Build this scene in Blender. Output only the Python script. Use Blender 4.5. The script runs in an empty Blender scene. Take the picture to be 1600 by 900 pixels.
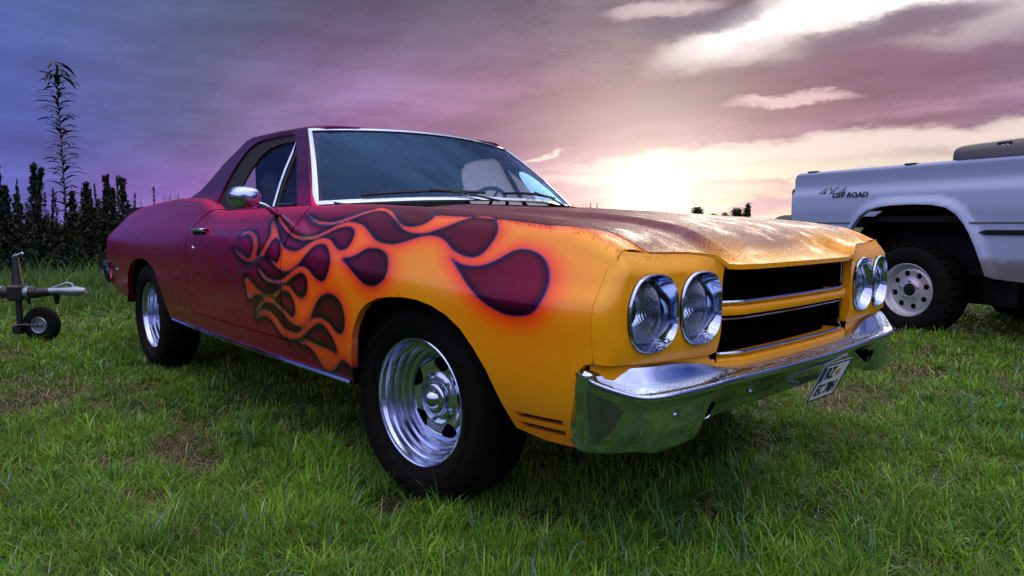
import bpy, math, random
import numpy as np
from mathutils import Vector, Matrix
from mathutils.geometry import delaunay_2d_cdt
SC = bpy.context.scene
R = math.radians
rng = np.random.default_rng(7)

# ------------------------------------------------------------------ camera
CAM = np.array([1.8196, -2.0936, 0.9064]); YAW = 2.3982; PITCH = -0.0927; FPX = 1073.8
cam_d = bpy.data.cameras.new('camera'); cam = bpy.data.objects.new('camera', cam_d)
SC.collection.objects.link(cam); SC.camera = cam
cam_d.sensor_width = 36; cam_d.lens = FPX / 1600 * 36; cam_d.clip_start = .05; cam_d.clip_end = 5000
fw = Vector((math.cos(YAW)*math.cos(PITCH), math.sin(YAW)*math.cos(PITCH), math.sin(PITCH)))
cam.location = CAM; cam.rotation_euler = fw.to_track_quat('-Z', 'Y').to_euler()
SC.render.resolution_x = 1024; SC.render.resolution_y = 576
FH = np.array([math.cos(YAW), math.sin(YAW), 0]); RT = np.array([math.sin(YAW), -math.cos(YAW), 0])
def gp(px, dep):                       # a spot on the ground, by bearing and distance from where the photographer stood
    p = np.array([CAM[0], CAM[1], 0]) + dep * (FH + RT * (px-800) / FPX)
    return float(p[0]), float(p[1])
SC.view_settings.view_transform = 'Standard'; SC.view_settings.look = 'None'
SC.view_settings.exposure = 0.7; SC.view_settings.gamma = 1; SC.view_settings.use_curve_mapping = False

# ------------------------------------------------------------------ node helpers
class NT:
    def __init__(s, tree): s.t = tree; s.n = tree.nodes; s.l = tree.links
    def new(s, typ, **kw):
        n = s.n.new(typ)
        for k, v in kw.items(): setattr(n, k, v)
        return n
    def put(s, sock, v):
        if hasattr(v, 'is_output') or isinstance(v, bpy.types.NodeSocket): s.l.new(v, sock)
        elif v is not None: sock.default_value = v
    def math(s, op, a, b=None, c=None, clamp=False):
        n = s.new('ShaderNodeMath', operation=op, use_clamp=clamp)
        s.put(n.inputs[0], a)
        if b is not None: s.put(n.inputs[1], b)
        if c is not None: s.put(n.inputs[2], c)
        return n.outputs[0]
    def vmath(s, op, a, b=None, out=0):
        n = s.new('ShaderNodeVectorMath', operation=op)
        s.put(n.inputs[0], a)
        if b is not None: s.put(n.inputs[1], b)
        return n.outputs[out]
    def mix(s, f, a, b, typ='MIX'):
        n = s.new('ShaderNodeMix', data_type='RGBA', blend_type=typ)
        s.put(n.inputs[0], f); s.put(n.inputs[6], a); s.put(n.inputs[7], b)
        return n.outputs[2]
    def ramp(s, f, stops, interp='LINEAR'):
        n = s.new('ShaderNodeValToRGB'); n.color_ramp.interpolation = interp
        e = n.color_ramp.elements
        while len(e) < len(stops): e.new(.5)
        for q, (p, c) in zip(e, stops):
            q.position = p; q.color = (*c, 1) if len(c) == 3 else c
        s.put(n.inputs[0], f); return n.outputs[0]
    def smooth(s, v, a, b):
        if a > b: return s.math('SUBTRACT', 1.0, s.smooth(v, b, a))
        n = s.new('ShaderNodeMapRange', interpolation_type='SMOOTHSTEP')
        s.put(n.inputs[0], v); n.inputs[1].default_value = a; n.inputs[2].default_value = b
        return n.outputs[0]
    def noise(s, vec, scale, detail=4, rough=.5, out=0, dist=0):
        n = s.new('ShaderNodeTexNoise')
        if vec is not None: s.put(n.inputs['Vector'], vec)
        n.inputs['Scale'].default_value = scale; n.inputs['Detail'].default_value = detail
        n.inputs['Roughness'].default_value = rough; n.inputs['Distortion'].default_value = dist
        return n.outputs[out]

# ------------------------------------------------------------------ sky (evening, sun behind thin cloud near the horizon)
w = bpy.data.worlds.new('World'); SC.world = w; w.use_nodes = True
T = NT(w.node_tree); T.n.clear()
def dirpx(px, py):
    f = np.array([math.cos(YAW)*math.cos(PITCH), math.sin(YAW)*math.cos(PITCH), math.sin(PITCH)])
    u = np.cross(RT, f); d = f + RT*(px-800)/FPX - u*(py-450)/FPX; return d/np.linalg.norm(d)
tc = T.new('ShaderNodeTexCoord').outputs['Generated']
dv = T.vmath('NORMALIZE', tc)
sx = T.new('ShaderNodeSeparateXYZ'); T.l.new(dv, sx.inputs[0])
ez = T.math('MAXIMUM', sx.outputs[2], 0.0)
SUN = dirpx(1012, 305); sh = Vector((SUN[0], SUN[1], 0)).normalized()
flat = T.new('ShaderNodeCombineXYZ'); T.l.new(sx.outputs[0], flat.inputs[0]); T.l.new(sx.outputs[1], flat.inputs[1])
fl = T.vmath('NORMALIZE', flat.outputs[0])
s_az = T.vmath('DOT_PRODUCT', fl, tuple(sh), out=1)            # 1 towards the sun, -1 away
side_dir = (sh.y, -sh.x, 0)                                    # right-hand side of the sun
r_az = T.vmath('DOT_PRODUCT', fl, side_dir, out=1)
rr_ = T.math('MULTIPLY_ADD', r_az, .5, .5)
# colours of the sky low down and high up, by bearing to the left/right of the sun
lowc = T.ramp(rr_, [(.12, (.11, .14, .50)), (.22, (.36, .16, .52)), (.30, (.66, .27, .58)), (.38, (.56, .24, .46)), (.46, (.66, .38, .42)), (.56, (.82, .62, .50)), (.68, (.72, .46, .46)), (.82, (.40, .25, .50)), (1, (.10, .14, .62))])
midc = T.ramp(rr_, [(.10, (.075, .13, .50)), (.22, (.155, .13, .27)), (.30, (.33, .17, .36)), (.42, (.40, .19, .32)), (.55, (.36, .19, .27)), (.68, (.36, .20, .27)), (.82, (.16, .13, .32)), (1, (.055, .10, .50))])
topc = T.ramp(rr_, [(.08, (.055, .11, .32)), (.22, (.082, .115, .21)), (.34, (.115, .12, .185)), (.48, (.165, .145, .185)), (.60, (.24, .19, .24)), (.72, (.26, .195, .25)), (.85, (.13, .13, .30)), (1, (.045, .10, .40))])
# stretched cloud coordinates: a flat layer seen from below
den = T.math('ADD', ez, .16)
pl = T.vmath('DIVIDE', dv, None); T.l.new(den, pl.node.inputs[1])
cl = T.noise(pl, 1.1, 6, .58, dist=.5)
mp = T.new('ShaderNodeMapping'); T.l.new(pl, mp.inputs[0]); mp.inputs['Rotation'].default_value = (0, 0, math.atan2(side_dir[1], side_dir[0])); mp.inputs['Scale'].default_value = (.45, 1.9, 1)
cl2 = T.noise(mp.outputs[0], 2.1, 7, .6, dist=.4)
mb_ = T.new('ShaderNodeMapping'); T.l.new(dv, mb_.inputs[0]); mb_.inputs['Scale'].default_value = (1.0, 1.0, 5.5)
bank = T.noise(mb_.outputs[0], 3.2, 8, .60, dist=.25)
fine = T.noise(mb_.outputs[0], 22, 6, .7)
cl2 = T.math('ADD', T.math('MULTIPLY', cl2, .28), T.math('ADD', T.math('MULTIPLY', bank, .56), T.math('MULTIPLY', fine, .18)))
e1 = T.math('MULTIPLY_ADD', T.math('SUBTRACT', cl2, .5), .16, ez)
c1 = T.mix(T.smooth(e1, .015, .13), lowc, midc)
c1 = T.mix(T.smooth(e1, .10, .36), c1, topc)
blue = (.075, .17, .70)
# away from the sunset the sky is clear evening blue, deeper overhead
vs = T.vmath('SCALE', c1); vs.node.inputs['Scale'].default_value = .62; c1 = vs
back = T.mix(T.smooth(ez, .0, .6), (.50, .47, .90, 1), (.66, .64, 1.0, 1))
c1 = T.mix(T.smooth(s_az, .30, -.30), c1, back)
zen = T.smooth(ez, .42, .95)            # cloud is lightest overhead, as under any even overcast
c1 = T.mix(zen, c1, (1.15, 1.08, 1.15, 1))
# cloud light and shade
con = T.math('MULTIPLY_ADD', T.math('SUBTRACT', cl2, .5), T.math('MULTIPLY_ADD', T.smooth(r_az, -.6, .1), 1.9, 1.9), 1.0)
con = T.math('MULTIPLY', con, T.math('MULTIPLY_ADD', T.math('SUBTRACT', cl, .5), .7, 1.0))
vm = T.vmath('SCALE', c1); T.l.new(con, vm.node.inputs['Scale']); c1 = vm
def lobe(px, py, ax, ay, tilt=0):      # soft-edged cloud or gap, fixed in the sky at that bearing
    c = Vector(dirpx(px, py)); r = Vector((c.y, -c.x, 0)).normalized(); u = r.cross(c)
    r2 = r*math.cos(tilt) + u*math.sin(tilt); u2 = u*math.cos(tilt) - r*math.sin(tilt)
    wob = T.vmath('SCALE', T.vmath('SUBTRACT', NCOL, (.5, .5, .5))); wob.node.inputs['Scale'].default_value = .055
    dd = T.vmath('ADD', T.vmath('SUBTRACT', dv, tuple(c)), wob)
    a = T.math('DIVIDE', T.vmath('DOT_PRODUCT', dd, tuple(r2), out=1), ax/FPX)
    b = T.math('DIVIDE', T.vmath('DOT_PRODUCT', dd, tuple(u2), out=1), ay/FPX)
    q = T.math('ADD', T.math('MULTIPLY', a, a), T.math('MULTIPLY', b, b))
    front = T.math('GREATER_THAN', T.vmath('DOT_PRODUCT', dv, tuple(c), out=1), .2)
    return q, front
mq = T.new('ShaderNodeMapping'); T.l.new(dv, mq.inputs[0]); mq.inputs['Scale'].default_value = (1, 1, 2.6)
NCOL = T.noise(mq.outputs[0], 9, 8, .66, out=1)
def add_lobe(col, L, c, lo=1.5, hi=.35, k=1):
    lo, hi = lo*1.35, hi*.25; q, f = lobe(*L)
    m = T.math('MULTIPLY', T.math('MULTIPLY', T.smooth(q, lo, hi), f), k)
    return T.mix(m, col, (c[0]*.62, c[1]*.62, c[2]*.62, 1))
c1 = add_lobe(c1, (1290, 25, 200, 40, .16), (1.25, 1.15, 1.15), 1.3, .4)
c1 = add_lobe(c1, (1500, 20, 150, 34, -.05), (1.1, 1.0, 1.0), 1.4, .5)
c1 = add_lobe(c1, (1200, 74, 100, 14, .15), (1.1, .95, .95), 1.6, .3, .85)
c1 = add_lobe(c1, (1400, 42, 120, 17, .12), (.20, .15, .22), 1.5, .5, .9)
c1 = add_lobe(c1, (1040, 10, 70, 12, .05), (.9, .7, .75), 1.6, .3, .6)
c1 = add_lobe(c1, (1090, 35, 80, 16, .15), (.15, .12, .2), 1.6, .4, .8)
c1 = add_lobe(c1, (1270, 118, 480, 46, .10), (.235, .13, .19), 1.8, .2, .72)
c1 = add_lobe(c1, (1240, 152, 70, 7, .0), (.95, .68, .72), 1.7, .3, .7)
c1 = add_lobe(c1, (1240, 172, 85, 10, .0), (.34, .17, .24), 1.7, .3, .6)
c1 = add_lobe(c1, (1420, 220, 330, 13, .03), (1.05, .88, .78), 2.2, .2, .75)
c1 = add_lobe(c1, (1280, 262, 300, 10, .02), (1.1, 1.0, .80), 2.2, .2, .6)
c1 = add_lobe(c1, (850, 243, 26, 4, .2), (1.0, .85, .7), 1.7, .3, .7)
c1 = add_lobe(c1, (1205, 322, 60, 11, .1), (.60, .33, .42), 1.6, .3, .8)
# glow of the sun through the haze
sd = T.vmath('DOT_PRODUCT', dv, tuple(SUN), out=1)
g1 = T.math('POWER', T.math('MAXIMUM', sd, 0), 1500); g2 = T.math('POWER', T.math('MAXIMUM', sd, 0), 90); g3 = T.math('POWER', T.math('MAXIMUM', sd, 0), 22)
def addc(a, g, c):
    v = T.vmath('SCALE', c); T.l.new(g, v.node.inputs['Scale']); return T.vmath('ADD', a, v)
c1 = addc(c1, g1, (.8, .75, .45)); c1 = addc(c1, g2, (.34, .31, .22)); c1 = addc(c1, g3, (.06, .04, .02))
gcol = T.mix(T.smooth(sx.outputs[2], -.001, -.01), c1, (.02, .03, .02, 1))
bg = T.new('ShaderNodeBackground'); T.l.new(gcol, bg.inputs[0]); bg.inputs[1].default_value = 1.0
wo = T.new('ShaderNodeOutputWorld'); T.l.new(bg.outputs[0], wo.inputs[0])
w.cycles.sampling_method = 'MANUAL'; w.cycles.sample_map_resolution = 1024

# the sun: low, veiled by cloud, up in the bright gap
sl = bpy.data.lights.new('sun', 'SUN'); sl.energy = .55; sl.angle = R(25); sl.color = (1.0, .86, .66)
so = bpy.data.objects.new('sun', sl); SC.collection.objects.link(so)
sdir = Vector(dirpx(1290, 10)); so.rotation_euler = sdir.to_track_quat('Z', 'Y').to_euler()

# ------------------------------------------------------------------ materials
def principled(name, col=(.5, .5, .5), rough=.5, metal=0, coat=0, spec=.5, build=None, coat_rough=.03):
    m = bpy.data.materials.new(name); m.use_nodes = True
    t = NT(m.node_tree); b = t.n['Principled BSDF']
    b.inputs['Base Color'].default_value = (*col, 1); b.inputs['Roughness'].default_value = rough
    b.inputs['Metallic'].default_value = metal; b.inputs['Coat Weight'].default_value = coat
    b.inputs['Coat Roughness'].default_value = coat_rough; b.inputs['Specular IOR Level'].default_value = spec
    if build: build(t, b)
    return m
def bump(t, b, h, dist, strength=1.0, coat=False):
    n = t.new('ShaderNodeBump'); n.inputs['Distance'].default_value = dist; n.inputs['Strength'].default_value = strength
    t.l.new(h, n.inputs['Height']); t.l.new(n.outputs[0], b.inputs['Normal'])
    if coat: t.l.new(n.outputs[0], b.inputs['Coat Normal'])
def beads(t, pos):                     # rain beads standing on surfaces that face upwards
    v = t.new('ShaderNodeTexVoronoi'); t.l.new(pos, v.inputs['Vector']); v.inputs['Scale'].default_value = 120
    v2 = t.new('ShaderNodeTexVoronoi'); t.l.new(pos, v2.inputs['Vector']); v2.inputs['Scale'].default_value = 260
    h = t.math('ADD', t.smooth(v.outputs['Distance'], .42, .10), t.math('MULTIPLY', t.smooth(v2.outputs['Distance'], .45, .15), .4))
    g = t.new('ShaderNodeNewGeometry'); s = t.new('ShaderNodeSeparateXYZ'); t.l.new(g.outputs['Normal'], s.inputs[0])
    m = t.smooth(s.outputs[2], .60, .86)
    pn = t.noise(pos, 9, 3, .6)
    m = t.math('MULTIPLY', m, t.smooth(pn, .25, .55))
    return t.math('MULTIPLY', h, m), m
def paint_build(t, b):
    geo = t.new('ShaderNodeTexCoord').outputs['Object']
    at = t.new('ShaderNodeAttribute', attribute_name='paint_zone').outputs['Fac']
    st = t.new('ShaderNodeAttribute', attribute_name='stripe').outputs['Fac']
    sx = t.new('ShaderNodeSeparateXYZ'); t.l.new(geo, sx.inputs[0])
    f = t.math('MULTIPLY_ADD', at, 2.5, .5, clamp=True)          # -0.2..0.2 m  ->  0..1
    fwd = t.smooth(sx.outputs[0], -.9, .45)
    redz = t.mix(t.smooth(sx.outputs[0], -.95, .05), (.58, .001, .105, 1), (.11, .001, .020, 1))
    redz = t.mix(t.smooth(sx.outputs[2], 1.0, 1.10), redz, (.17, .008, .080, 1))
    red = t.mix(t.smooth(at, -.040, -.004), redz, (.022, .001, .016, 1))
    hot = t.ramp(f, [(0, (.80, .04, .004)), (.505, (.62, .022, .008)), (.525, (.80, .05, .003)), (.575, (.90, .12, .002)), (.67, (.84, .25, .002)), (1, (.78, .33, .003))])
    rear = t.ramp(f, [(0, (.80, .05, .004)), (.505, (.60, .03, .012)), (.55, (.88, .10, .003)), (.66, (.92, .17, .001)), (1, (.90, .22, .001))])
    fire = t.mix(fwd, rear, hot)
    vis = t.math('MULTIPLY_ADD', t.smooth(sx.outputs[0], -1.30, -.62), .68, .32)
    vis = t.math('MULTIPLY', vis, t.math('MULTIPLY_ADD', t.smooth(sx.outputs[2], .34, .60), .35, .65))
    col = t.mix(t.math('MULTIPLY', t.smooth(at, -.002, .003), vis), red, fire)
    pin = t.math('MULTIPLY', t.smooth(at, -.0055, -.0028), t.smooth(at, .0022, .0))
    pn = t.noise(geo, 2.3, 2, .5)
    pinc = t.mix(t.math('MULTIPLY', t.smooth(pn, .45, .60), t.smooth(sx.outputs[0], .25, -.2)), (.06, .03, .17, 1), (.34, .15, .10, 1))
    col = t.mix(t.math('MULTIPLY', pin, .75), col, pinc)
    fade = t.new('ShaderNodeAttribute', attribute_name='plum_fade').outputs['Fac']
    col = t.mix(fade, col, (.11, .004, .040, 1))
    sp = t.smooth(st, .010, .003)
    col = t.mix(t.math('MULTIPLY', sp, .55), col, (.20, .10, .32, 1))
    fn = t.noise(geo, 700, 2, .7)                                # metal flake
    col = t.mix(.5, col, t.mix(fn, (.25, .25, .25, 1), (1, 1, 1, 1)), 'MULTIPLY')
    col = t.mix(.0, col, col)
    g = t.new('ShaderNodeMix', data_type='RGBA', blend_type='MULTIPLY'); g.inputs[0].default_value = 1
    t.l.new(col, g.inputs[6]); g.inputs[7].default_value = (1.25, 1.25, 1.25, 1)
    t.l.new(g.outputs[2], b.inputs['Base Color'])
    t.l.new(t.mix(t.smooth(at, -.002, .003), (.88, .88, .88, 1), (.03, .03, .03, 1)), b.inputs['Metallic'])
    h, m = beads(t, geo)
    cw = t.mix(t.smooth(at, -.002, .003), (.16, .16, .16, 1), (.50, .50, .50, 1)); t.l.new(t.math('MULTIPLY', cw, t.math('MULTIPLY_ADD', m, -.65, 1.0)), b.inputs['Coat Weight'])
    orange = t.noise(geo, 55, 3, .5)
    hh = t.math('ADD', h, t.math('MULTIPLY', orange, .02))
    bump(t, b, hh, .007, 1.0, coat=True)
    dust = t.noise(geo, 14, 5, .65)
    t.l.new(t.math('MULTIPLY_ADD', m, .2, t.math('MULTIPLY_ADD', dust, .16, .20)), b.inputs['Roughness']); b.inputs['Specular IOR Level'].default_value = .25
    low = t.smooth(sx.outputs[2], .62, .34)                      # road film on the sills
    t.l.new(t.math('ADD', t.math('MULTIPLY', m, .32), t.math('MULTIPLY_ADD', t.math('MULTIPLY', low, dust), .35, .05)), b.inputs['Coat Roughness'])
M = {}
M['paint'] = principled('flame_paint', rough=.35, coat=.32, build=paint_build)
def chrome_b(t, b):
    p = t.new('ShaderNodeTexCoord').outputs['Object']
    n = t.noise(p, 5, 3, .5); h, m = beads(t, p); h = t.math('MULTIPLY', h, .35)
    t.l.new(t.math('MULTIPLY_ADD', t.noise(p, 20, 4, .6), .10, .02), b.inputs['Roughness'])
    bump(t, b, t.math('ADD', t.math('MULTIPLY', n, .10), h), .003, .8)
M['chrome'] = principled('chrome', (.44, .53, .72), .06, 1, build=chrome_b)
def alloy_b(t, b):
    p = t.new('ShaderNodeTexCoord').outputs['Object']
    t.l.new(t.math('MULTIPLY_ADD', t.noise(p, 30, 4, .7), .22, .06), b.inputs['Roughness'])
    bump(t, b, t.noise(p, 9, 3, .6), .004, .5)
M['rim'] = principled('polished_rim', (.50, .58, .76), .12, 1, build=alloy_b)
def rub_b(t, b):
    p = t.new('ShaderNodeTexCoord').outputs['Object']
    t.l.new(t.ramp(t.noise(p, 12, 5, .7), [(.3, (.002, .002, .002)), (.75, (.006, .0055, .005))]), b.inputs['Base Color'])
    bump(t, b, t.noise(p, 90, 3, .6), .002, .6)
M['rubber'] = principled('rubber', rough=.8, spec=.12, build=rub_b)
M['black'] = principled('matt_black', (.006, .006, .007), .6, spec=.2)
M['void'] = principled('black_void', (.0015, .0015, .002), .95, spec=.02)
M['blackgloss'] = principled('black_plastic', (.012, .012, .014), .35, spec=.4)
M['interior'] = principled('interior_vinyl', (.008, .008, .010), .6, spec=.3)
M['vinyl'] = principled('seat_vinyl', (.012, .010, .014), .5, spec=.4)
def glass(name, tint, mixf=.06, dirt=0.0, ior=1.5, fmul=1.5, flute=0, dew=0.0, gt=(.22, .48, 1)):
    m = bpy.data.materials.new(name); m.use_nodes = True; t = NT(m.node_tree); t.n.clear()
    p = t.new('ShaderNodeTexCoord').outputs['Object']
    tr = t.new('ShaderNodeBsdfTransparent'); tr.inputs[0].default_value = (*tint, 1)
    gl = t.new('ShaderNodeBsdfGlossy'); gl.inputs['Roughness'].default_value = .04
    gl.inputs[0].default_value = (*gt, 1)
    v = t.new('ShaderNodeTexVoronoi'); t.l.new(p, v.inputs['Vector']); v.inputs['Scale'].default_value = 55
    drop = t.smooth(v.outputs['Distance'], .20, .06)
    v3 = t.new('ShaderNodeTexVoronoi'); t.l.new(p, v3.inputs['Vector']); v3.inputs['Scale'].default_value = 150
    drop = t.math('ADD', drop, t.math('MULTIPLY', t.smooth(v3.outputs['Distance'], .3, .1), .4))
    if flute:
        sy = t.new('ShaderNodeSeparateXYZ'); t.l.new(p, sy.inputs[0]); drop = t.math('ADD', t.math('MULTIPLY', drop, .3), t.math('MULTIPLY', t.math('SINE', t.math('MULTIPLY', sy.outputs[1], flute)), .8))
    bn = t.new('ShaderNodeBump'); bn.inputs['Distance'].default_value = .003; bn.inputs['Strength'].default_value = .8 if dirt else .1
    t.l.new(drop, bn.inputs['Height']); t.l.new(bn.outputs[0], gl.inputs['Normal'])
    fr = t.new('ShaderNodeFresnel'); fr.inputs[0].default_value = ior
    f = t.math('ADD', t.math('MULTIPLY', fr.outputs[0], fmul), mixf, clamp=True)
    mx = t.new('ShaderNodeMixShader'); t.l.new(f, mx.inputs[0]); t.l.new(tr.outputs[0], mx.inputs[1]); t.l.new(gl.outputs[0], mx.inputs[2])
    out = mx.outputs[0]
    if dirt:
        df = t.new('ShaderNodeBsdfDiffuse'); df.inputs[0].default_value = (.32, .42, .60, 1)
        nn = t.math('MULTIPLY_ADD', t.noise(p, 5, 5, .7), .6, t.math('MULTIPLY', drop, .25))
        m2 = t.new('ShaderNodeMixShader'); t.l.new(t.math('MULTIPLY', nn, dirt), m2.inputs[0]); t.l.new(out, m2.inputs[1]); t.l.new(df.outputs[0], m2.inputs[2]); out = m2.outputs[0]
    if dew:
        tl = t.new('ShaderNodeBsdfTranslucent'); tl.inputs[0].default_value = (.85, .88, .92, 1)
        m3 = t.new('ShaderNodeMixShader'); t.l.new(t.math('MULTIPLY', t.math('MULTIPLY_ADD', t.noise(p, 60, 5, .7), 1.2, .4), dew), m3.inputs[0]); t.l.new(out, m3.inputs[1]); t.l.new(tl.outputs[0], m3.inputs[2]); out = m3.outputs[0]
    o = t.new('ShaderNodeOutputMaterial'); t.l.new(out, o.inputs[0]); return m
M['windshield'] = glass('wet_windscreen_glass', (.60, .68, .80), .0, .07, fmul=.9, gt=(.20, .45, 1))
M['glass'] = glass('side_glass', (.74, .82, .90), .0, .02, fmul=.8, dew=.30)
M['darkglass'] = principled('tinted_rear_glass', (.004, .006, .010), .08)
def lens_b(t, b):
    p = t.new('ShaderNodeTexCoord').outputs['Object']; s = t.new('ShaderNodeSeparateXYZ'); t.l.new(p, s.inputs[0])
    fl = t.math('SINE', t.math('MULTIPLY', s.outputs[1], 1150))
    bump(t, b, fl, .0008, .4)
M['reflector'] = principled('headlight_reflector', (.72, .76, .84), .05, 1, build=lens_b)
M['lens'] = glass('headlight_glass', (.80, .88, .95), .03, .03, fmul=1.3, flute=1150, gt=(.9, .95, 1))
M['redlens'] = principled('red_lens', (.12, .004, .004), .15, coat=1)
M['amber'] = principled('amber_lens', (.25, .04, .01), .2, coat=1)
M['plate'] = principled('number_plate_white', (.80, .84, .90), .4)
M['ink'] = principled('plate_black', (.01, .01, .012), .5)
M['plateblue'] = principled('plate_blue', (.02, .05, .35), .4)
M['seal'] = principled('seal_orange', (.5, .2, .04), .4)

# ---------- body surface functions (metres; x forward from front axle, y to the car's left, z up) ----------
def ci(xs, ys, x):
    """monotone-ish cubic interpolation of a table"""
    xs = np.asarray(xs, float); ys = np.asarray(ys, float); x = np.clip(np.asarray(x, float), xs[0], xs[-1])
    h = np.diff(xs); d = np.diff(ys) / h
    m = np.empty_like(ys); m[0] = d[0]; m[-1] = d[-1]
    for i in range(1, len(xs) - 1):
        m[i] = 0 if d[i-1] * d[i] <= 0 else (h[i-1] + h[i]) / (h[i-1] / d[i] + h[i] / d[i-1])
    i = np.clip(np.searchsorted(xs, x) - 1, 0, len(xs) - 2)
    t = (x - xs[i]) / h[i]
    return ((1 + 2*t) * (1-t)**2 * ys[i] + t * (1-t)**2 * h[i] * m[i]
            + t*t*(3-2*t) * ys[i+1] + t*t*(t-1) * h[i] * m[i+1])
BX = [-4.25, -4.05, -3.6, -2.95, -2.4, -1.8, -1.0, 0.0, .4, .6, .77, .84]
BW = [.79, .835, .875, .895, .915, .935, .95, .95, .94, .925, .893, .862]
CX = [-4.25, -3.9, -3.46, -3.0, -2.5, -2.1, -1.85, -1.7, -.8, -.45, -.21, .33, .545, .67, .74, .79, .84]
CZ = [.86, .955, 1.012, 1.04, 1.055, 1.045, 1.005, .975, .98, .975, .961, .930, .911, .892, .868, .845, .832]
YX = [-4.25, -3.5, -2.5, -2.1, -1.7, -.45, .5, .84]
YC = [.69, .75, .775, .795, .82, .822, .82, .80]
def Wd(x): return ci(BX, BW, x)
def crest(x): return ci(CX, CZ, x)
def crease(x): return ci([-4.25, -3.4, -1.8, 0, .84], [.80, .835, .845, .80, .76], x)
def prof_ctrl(x):
    W = Wd(x); zc = crest(x); yc = ci(YX, YC, x); c = crease(x)
    k = ci([-4.25, -1.8, -.6, .3], [0.012, 0.012, .018, .030], x)
    zh = zc + ci([-.6, .4, .8], [.006, .003, -.008], x); yh = ci([-4.25, -2.2, -1.9, -1, .84], [.64, .66, .70, .715, .70], x)
    ys = [W - .06, W - .022, W - .002, W + .001, W - k, W - k - .42*(W-k-yc), yc + .012, yc - .030, yh]
    zs = [x*0 + .33, x*0 + .45, x*0 + .60, .5*(.6 + c) + 0*x + .02, c, c + .50*(zc-c), zc - .012, zc + .001, zh]
    return np.stack([np.broadcast_to(a, np.shape(x)) for a in ys]), np.stack([np.broadcast_to(a, np.shape(x)) for a in zs])
def side(x, u):
    """u in 0..8 knot units; returns half-width y>0 and z"""
    x = np.asarray(x, float); u = np.clip(np.asarray(u, float), 0, 8)
    Y, Z = prof_ctrl(x)
    i = np.clip(np.floor(u).astype(int), 0, 7); t = u - i
    out = []
    for C in (Y, Z):
        g = lambda j: np.take_along_axis(C, np.clip(j, 0, 8)[None], 0)[0]
        p1 = g(i); p2 = g(i+1)
        p0 = np.where(i > 0, g(i-1), 2*p1 - p2); p3 = np.where(i < 7, g(i+2), 2*p2 - p1)
        out.append(.5*((2*p1) + (p2-p0)*t + (2*p0-5*p1+4*p2-p3)*t*t + (3*p1-p0-3*p2+p3)*t**3))
    return out[0], out[1]
def z2u(x, z):
    x = np.atleast_1d(np.asarray(x, float)); z = np.broadcast_to(np.asarray(z, float), x.shape)
    lo = np.zeros(x.shape); hi = np.full(x.shape, 7.0)
    for _ in range(40):
        m = .5*(lo+hi); zz = side(x, m)[1]; lo = np.where(zz < z, m, lo); hi = np.where(zz < z, hi, m)
    return .5*(lo+hi)

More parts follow.
